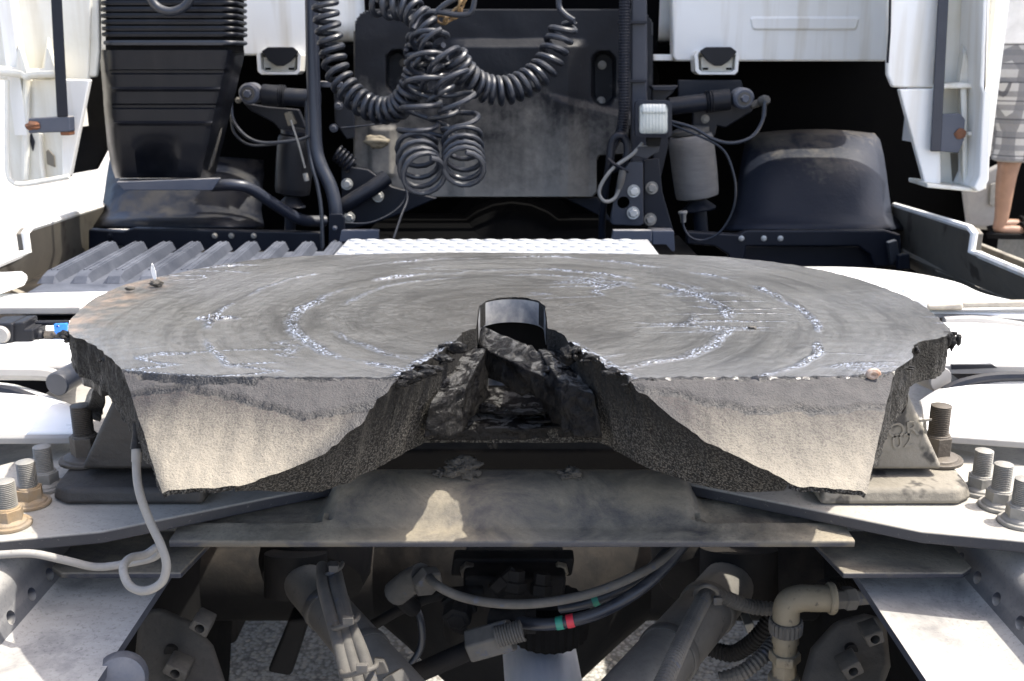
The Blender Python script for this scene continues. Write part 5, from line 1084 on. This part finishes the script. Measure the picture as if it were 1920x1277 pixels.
MB().lathe([(L(9, 2.76), 0), (L(10, 2.76), .015), (L(6, 2.76), .03)], P(1428, 190, Y=2.75), (.3, -1, .2), n=14).build('nipple_end', M['dhose'], d2)
MB().tube(pth([(1434, 192, 2.74), (1432, 218, 2.73)]), L(4, 2.74), 10).build('ferrule', M['dhose'], d2)
bolthead(d2, 1322, 223, 2.83, L(8, 2.8), 'bolt'); bolthead(d1, 436, 172, 2.80, L(6, 2.8), 'bolt'); bolthead(d1, 447, 188, 2.80, L(6, 2.8), 'bolt')
sheet('cap_plate', [(1272, 150), (1390, 150), (1396, 176), (1272, 186)], 2.90, .02, 'navy', d2, .003)
for cx, top_, bot, w_, tl, m, lab in ((1301, 250, 372, 42, -14, 'airspring', 'dusty grey barrel shaped air spring right of the work lamp'), (552, 252, 366, 34, 8, 'black', 'dark air spring behind the bent pipe at left')):
    t = T('air_spring', lab, 'air spring', 'cab air springs'); a, b = P(cx-tl*.5, bot, Y=2.80), P(cx+tl*.5, top_, Y=2.80); hgt = (b-a).length; r = L(w_, 2.8)
    mm = M['black'] if m == 'black' else mat('dusty_rubber', (.11, .105, .10), (.16, .15, .14), 14, .6, dust=(.3, .28, .25), damt=.4, bump=.001, bsc=50, stretch=(1, 1, 5))
    MB().lathe([(r*.6, 0), (r*.93, .006), (r*.97, .02), (r*.97, hgt*.12), (r, hgt*.4), (r, hgt*.8), (r*.98, hgt*.92), (r*.9, hgt*.97), (r*.5, hgt)], a, b-a, n=32).build('bellows', mm, t)
    MB().lathe([(r*.55, hgt*.98), (r*.85, hgt), (r*.85, hgt*1.06), (r*.4, hgt*1.1)], a, b-a, n=28).build('top_cap', M['dhose'] if m != 'black' else M['navy'], t)
    MB().lathe([(r*.75, -.032), (r*.78, -.028), (r*.35, -.004), (r*.3, .004)], a, b-a, n=28).build('piston', M['navy'], t)
    MB().lathe([(r*.3, -.10), (r*.35, -.03)], a, b-a, n=20).build('stem', M['navy'], t)
tag(MB().lathe([(L(8, 2.7), 0), (L(9, 2.7), .004), (L(6, 2.7), .012), (L(5, 2.7), .03)], P(1280, 396, Y=2.7), (.1, 0, -1), n=12).build('air_nipple', M['bolt']), 'small bright nipple under the grey air spring', 'fitting')
# ---------------------------------------------------------------- right post with work lamp
rp = T('lamp_post', 'grey post right of the panel carrying the square work lamp', 'post')
MB().hexa(pth([(1182, 320, 2.66), (1216, 320, 2.66), (1210, -250, 2.66), (1184, -250, 2.66)]), pth([(1182, 320, 2.70), (1216, 320, 2.70), (1210, -250, 2.70), (1184, -250, 2.70)])).build('post', M['grey3'], rp, bevel=.006, seg=3)
for b in (42, 152): MB().box(P(1185, b, Y=2.655), (L(52, 2.66), .02, L(5, 2.66))).build('cable_tie', M['navy'], rp, bevel=.001)
sheet('gusset_plate', [(1222, 160), (1272, 160), (1260, 176), (1248, 186), (1254, 270), (1240, 330), (1225, 330)], 2.70, .015, 'navy', rp, .003)
sheet('top_tab', [(1222, 162), (1272, 161), (1264, 170), (1226, 170)], 2.64, .06, 'navy', rp, .002)
conduit([(1172, -60, 2.64), (1171, 40, 2.64), (1170, 130, 2.64), (1170, 200, 2.64), (1166, 240, 2.64), (1158, 262, 2.63)], L(10, 2.64), 'black corrugated conduit tied to the lamp post', 'navy', pitch=L(5.2, 2.64))
tag(MB().tube(spl(pth([(1158, 262, 2.63), (1148, 282, 2.62), (1145, 310, 2.62), (1150, 318, 2.61), (1172, 300, 2.6), (1176, 275, 2.6), (1168, 256, 2.6), (1152, 258, 2.6), (1145, 276, 2.6), (1142, 310, 2.6), (1136, 350, 2.62), (1130, 400, 2.64), (1128, 450, 2.66)]), 8), L(7, 2.6), 12).build('hose_loop', M['navy']), 'dark hose loop tied at the right lower corner of the panel', 'hose')
tag(MB().lathe([(L(5, 2.59), 0), (L(7, 2.59), .004), (L(7, 2.59), .03), (L(4, 2.59), .05)], P(1168, 318, Y=2.58), (-.15, 0, -1), n=14).build('plug_connector', M['dhose']), 'grey cable plug at the end of the pale wire', 'plug')
tag(MB().tube(spl(pth([(1140, 298, 2.59), (1155, 310, 2.575), (1178, 322, 2.58)]), 5), L(3.5, 2.59), 6).build('cable_tie', M['navy']), 'dark cable tie round the hose loop', 'cable tie')
wl = T('work_lamp', 'square work lamp with pale glass and dark frame on the right post', 'lamp')
LY = 2.54
MB().frus(pl(rrect(1192, 189, 1259, 257, 7), LY), pl(rrect(1197, 194, 1254, 252, 8), LY+.07)).build('housing', M['navy'], wl, bevel=.003)
MB().grid(lambda u, v: P(1196+60*u, 193+60*v, Y=LY-.003-.012*(1-(2*u-1)**4)*(1-(2*v-1)**4)+.0004*math.sin(u*62)-(.004 if v < .3 and abs(u-.5) < .38 else 0)), 60, 24).build('lens', M['lens'], wl, ang=60)
fr = MB(); a = rrect(1191, 188, 1260, 258, 8); b = rrect(1198, 195, 1253, 251, 8); n = len(a)
A_, B_ = pl(a, LY-.008), pl(b, LY-.010); fr.add(A_+B_+[p+Vector((0, .02, 0)) for p in A_], [(i, (i+1) % n, n+(i+1) % n, n+i) for i in range(n)]+[(i, 2*n+i, 2*n+(i+1) % n, (i+1) % n) for i in range(n)])
fr.build('bezel', M['navy'], wl)
MB().prism(pl([(1212, 258), (1240, 258), (1238, 274), (1214, 274)], LY+.03), (0, .02, 0)).build('bracket', M['dark'], wl, bevel=.002)
sheet('bracket_tongue', [(1188, 292), (1196, 274), (1236, 272), (1236, 284), (1212, 298)], LY+.05, .006, 'dsteel', wl, .002)
cp = T('cab_catch_plate', 'grey steel plates with four pale bolts below the work lamp', 'bracket')
o = sheet('front_plate', [(1144, 418), (1146, 400), (1160, 330), (1180, 304), (1206, 304), (1207, 420), (1200, 424), (1150, 422)], 2.60, .012, 'grey3' if 'grey3' in M else 'navy', cp, .003)
cut(o, MB().lathe([(L(12, 2.6), -.05), (L(12, 2.6), .05)], P(1169, 380, Y=2.6), (0, 1, 0), n=22))
sheet('rear_plate', [(1207, 300), (1236, 296), (1242, 360), (1262, 430), (1250, 428), (1207, 424)], 2.64, .012, 'navy', cp, .003)
sheet('foot', [(1222, 432), (1264, 432), (1266, 472), (1224, 472)], 2.60, .08, 'grey', cp, .004)
for a, b in ((1188, 358), (1187, 399)): bolthead(cp, a, b, 2.597, L(12, 2.6))
for a, b in ((1222, 352), (1219, 411)): bolthead(cp, a, b, 2.637, L(12, 2.63), 'bolt')
# ---------------------------------------------------------------- catwalk and ribbed step
cwk = T('tread_plate', 'bright aluminium tread plate catwalk behind the coupling', 'tread plate')
ZT = 1.03; yA, yB = P(960, 449, Z=ZT).y, 1.86; xh = P(1215, 449, Z=ZT).x; xl = P(652, 449, Z=ZT).x
MB().prism([Vector((xl, yB, ZT)), Vector((xh, yB, ZT)), Vector((xh, yA, ZT)), Vector((xl, yA, ZT))], (0, 0, -.006)).build('sheet', M['tread'], cwk, bevel=.002)
lug = None; n = 17
for j in range(11):
    for i in range(n):
        x = xl+.012+(xh-xl-.036)*(i+.5*(j % 2))/n+.008; y = yB+(yA-yB)*(j+.5)/11
        if lug is None:
            lug = MB().loft([[Vector((a*.0165*s, b*.0065*s, z)) for a, b in [(math.cos(2*math.pi*k/12), math.sin(2*math.pi*k/12)) for k in range(12)]] for s, z in ((1, -.0005), (.85, .003), (.5, .0045))]).build('tread_lug', M['tread'], cwk); o = lug
        else: o = lug.copy(); COL.objects.link(o)
        o.matrix_local = Matrix.Translation((x, y, ZT))
for a in ((640, 440, 710, 448), (1150, 440, 1222, 448)): sheet('support', [(a[0], a[1]-8), (a[2], a[1]-8), (a[2], a[3]+6), (a[0]-4, a[3]+6)], 2.42, .02, 'grey', cwk, .002)
rs = T('ribbed_step', 'grey blue ribbed plastic step cover behind the plate at left', 'step')
ZR = .985
A = [P(175, 474, Z=ZR), P(640, 470, Z=ZR), P(640, 545, Z=ZR), P(46, 548, Z=ZR)]
MB().prism(A, (0, 0, -.05)).build('deck', M['ribbed'], rs, bevel=.008)
for k in range(9):
    xa = 208+k*53; a = P(xa, 468, Z=ZR); b = P(88+k*62, 532, Z=ZR)
    d = (b-a); n_ = Vector((d.y, -d.x, 0)).normalized()
    if b.x > -.25 and k > 8: continue
    w = MB(); hw1, hw2, hh_ = .021, .0125, .019
    def sec(p, s=1): return [p-n_*hw1, p-n_*hw2+Vector((0, 0, hh_*s)), p+n_*hw2+Vector((0, 0, hh_*s)), p+n_*hw1]
    w.loft([sec(a), sec(a.lerp(b, .9)), sec(a.lerp(b, .97), .7), sec(b, .02)]); w.build('rib', M['ribbed'], rs, bevel=.004)
    for s_ in (-.5, .5):
        MB().tube([a+n_*hw2*s_+Vector((0, 0, hh_)), a.lerp(b, .88)+n_*hw2*s_+Vector((0, 0, hh_))], .0022, 6).build('grip_line', M['ribbed'], rs)
# ---------------------------------------------------------------- neighbouring truck, step box and the person at the right edge
nt_ = T('neighbour_step_fairing', 'grey lower cab step fairing of a parked truck beyond the right fairing', 'step fairing')
MB().frus(pl([(1800, 340), (1886, 300), (1884, 410), (1868, 432), (1812, 428)], 5.75), pl([(1805, 340), (1890, 300), (1888, 410), (1870, 432), (1814, 428)], 6.35)).build('body', M['trim'], nt_, bevel=.03, seg=3)
sheet('pale_panel', [(1858, 345), (1878, 340), (1868, 388), (1856, 384)], 5.73, .01, 'bolt', nt_, .004)
nb = T('neighbour_truck', 'dark parked truck body behind the person at the right edge', 'truck')
MB().box((4.0, 7.6, .95), (4.7, 2.6, 1.7)).build('chassis_side', M['pitch'], nb, bevel=.05)
MB().box((4.0, 7.6, 2.9), (4.7, 2.5, 2.1)).build('cab_side', M['white'], nb, bevel=.1)
YPn = 5.4
zf = P(1905, 440, Y=YPn).z
sb = T('step_box', 'pale grey step box under the foot of the person', 'step')
xs0 = P(1901, 470, Y=YPn).x
MB().box((xs0+.28, YPn, zf/2), (.56, .40, zf)).build('box', M['bolt'], sb, bevel=.012)
MB().box((xs0+.28, YPn-.205, zf*.5), (.40, .01, zf*.6)).build('front_panel', M['trim'], sb, bevel=.004)
pn = T('person', 'person in white t-shirt and grey plaid shorts standing at the right edge', 'person')
hx = P(1905, 150, Y=YPn).x
def ell(c, rx, ry, n=20): return [Vector((c[0]+rx*math.cos(2*math.pi*k/n), c[1]+ry*math.sin(2*math.pi*k/n), c[2])) for k in range(n)]
def skin(name, J, E, m, parent, root=0, lev=2):
    me = bpy.data.meshes.new(name); me.from_pydata([j[0] for j in J], E, []); o = bpy.data.objects.new(name, me); COL.objects.link(o)
    md = o.modifiers.new('skin', 'SKIN'); sv = me.skin_vertices[0].data if me.skin_vertices else None
    if sv is None:
        bm = bmesh.new(); bm.from_mesh(me); bm.verts.layers.skin.verify(); bm.to_mesh(me); bm.free(); sv = me.skin_vertices[0].data
    for k, j in enumerate(J): sv[k].radius = (j[1], j[1] if len(j) < 3 else j[2]); sv[k].use_root = (k == root)
    s2 = o.modifiers.new('sub', 'SUBSURF'); s2.levels = s2.render_levels = lev
    me.materials.append(M[m]); o.parent = parent; md.use_smooth_shade = True; return o
zw = zf+.97                                               # waist
J = [((hx, YPn, zf+.90), .13, .15), ((hx+.01, YPn, zf+1.08), .11, .14), ((hx+.03, YPn, zf+1.30), .12, .17), ((hx+.04, YPn, zf+1.43), .07, .09), ((hx+.05, YPn, zf+1.50), .05), ((hx+.07, YPn, zf+1.60), .085, .08), ((hx+.08, YPn, zf+1.70), .08, .075)]
E = [(0, 1), (1, 2), (2, 3), (3, 4), (4, 5), (5, 6)]
for s in (-1, 1):
    b0_ = len(J); fx = 0 if s < 0 else .10
    J += [((hx, YPn+s*.09, zf+.84), .095), ((hx+.0+fx*.5, YPn+s*.10, zf+.52), .062), ((hx-.035+fx, YPn+s*.10, zf+.34), .055), ((hx-.03+fx, YPn+s*.10, zf+.09), .036), ((hx-.05+fx, YPn+s*.10, zf+.045), .034), ((hx+.06+fx, YPn+s*.11, zf+.035), .034), ((hx+.15+fx, YPn+s*.115, zf+.03), .028)]
    E += [(0, b0_)]+[(b0_+k, b0_+k+1) for k in range(6)]
    b1_ = len(J)
    J += [((hx+.03, YPn+s*.20, zf+1.38), .06), ((hx+.07, YPn+s*.26, zf+1.12), .045), ((hx+.26, YPn+s*.22, zf+1.02), .034), ((hx+.33, YPn+s*.21, zf+1.0), .03, .035)]
    E += [(2, b1_)]+[(b1_+k, b1_+k+1) for k in range(3)]
    for f_ in range(4):
        k = len(J); oz = .024-.016*f_
        J += [((hx+.39, YPn+s*.20, zf+1.0+oz), .0095), ((hx+.425-.006*abs(f_-1), YPn+s*.185, zf+.985+oz), .008)]; E += [(b1_+3, k), (k, k+1)]
    k = len(J); J += [((hx+.35, YPn+s*.17, zf+1.02), .010), ((hx+.39, YPn+s*.155, zf+1.025), .009)]; E += [(b1_+3, k), (k, k+1)]
skin('body', J, E, 'skin', pn)
w = MB(); rings = []
for z_, dx_, rx, ry in ((.99, .0, .150, .185), (.93, -.005, .160, .195), (.86, -.02, .178, .20), (.78, -.02, .170, .20), (.72, -.01, .150, .20)): rings.append(ell((hx+dx_, YPn, zf+z_), rx, ry))
w.loft(rings)
for s in (-1, 1):
    fx = 0 if s < 0 else .05
    w.loft([ell((hx+dx_+fx*q_, YPn+s*.10, zf+z_), rx*(1+.03*math.sin(z_*60)), ry) for z_, dx_, rx, ry, q_ in ((.80, -.02, .165, .10, 0), (.66, -.01, .125, .105, .5), (.55, .0, .108, .10, 1), (.47, -.005, .105, .10, 1.2), (.41, -.015, .103, .10, 1.4), (.40, -.015, .085, .08, 1.4))])
w.build('shorts', M['plaid'], pn, ang=60)
w = MB(); rings = []
for z_, dx_, rx, ry in ((.985, .0, .158, .19), (1.05, .0, .155, .185), (1.20, .02, .15, .20), (1.34, .03, .14, .22), (1.43, .04, .10, .17), (1.47, .045, .07, .08)): rings.append(ell((hx+dx_, YPn, zf+z_), rx, ry))
w.loft(rings)
for s in (-1, 1): w.tube([(hx+.03, YPn+s*.15, zf+1.40), (hx+.04, YPn+s*.22, zf+1.30), (hx+.06, YPn+s*.25, zf+1.18)], lambda t: .085-.015*t, 16)
w.build('t_shirt', M['shirt'], pn, ang=60)
MB().blob((hx+.06, YPn, zf+1.72), .105, .06, 2, 3, (1.0, .85, .9)).build('hair', M['hair'], pn)
for s in (-1, 1):
    MB().blob((hx+.158, YPn+s*.033, zf+1.655), .012, 0, 1, 2).build('eye', M['shirt'], pn); MB().blob((hx+.06, YPn+s*.085, zf+1.63), .024, .1, 1, 2, (.7, .4, 1.2)).build('ear', M['skin'], pn)
    fx = 0 if s < 0 else .10
    MB().loft([ell((hx+.04+fx, YPn+s*.11, zf+z_), .145*q_, .052*q_) for z_, q_ in ((0.001, .95), (.025, 1), (.03, .9))]).build('sandal_sole', M['tyre'], pn)
    MB().tube([(hx+.08+fx, YPn+s*.11+.055*math.cos(t), zf+.02+.055*math.sin(t)) for t in [math.pi*k/10 for k in range(11)]], .012, 8).build('sandal_strap', M['tyre'], pn)
MB().blob((hx+.168, YPn, zf+1.62), .018, .1, 1, 2, (1.2, .8, 1.3)).build('nose', M['skin'], pn); MB().blob((hx+.158, YPn, zf+1.575), .014, 0, 1, 2, (.6, 1.7, .5)).build('mouth', M['rust'], pn)
# ---------------------------------------------------------------- tidy up: remove prototypes, set each thing's base
for p in proto_list:
    for ch in list(p.children): bpy.data.objects.remove(ch)
    bpy.data.objects.remove(p)
bpy.context.view_layer.update()
for o in list(scn.objects):
    if o.type == 'EMPTY' and o.parent is None and o.children:
        lo, hi = Vector((9e9,)*3), Vector((-9e9,)*3)
        for c in o.children:
            for q in c.bound_box:
                w_ = c.matrix_world @ Vector(q)
                for i in range(3): lo[i] = min(lo[i], w_[i]); hi[i] = max(hi[i], w_[i])
        base = Vector(((lo.x+hi.x)/2, (lo.y+hi.y)/2, lo.z)); o.location = base
        for c in o.children: c.matrix_parent_inverse = Matrix.Translation(-base)
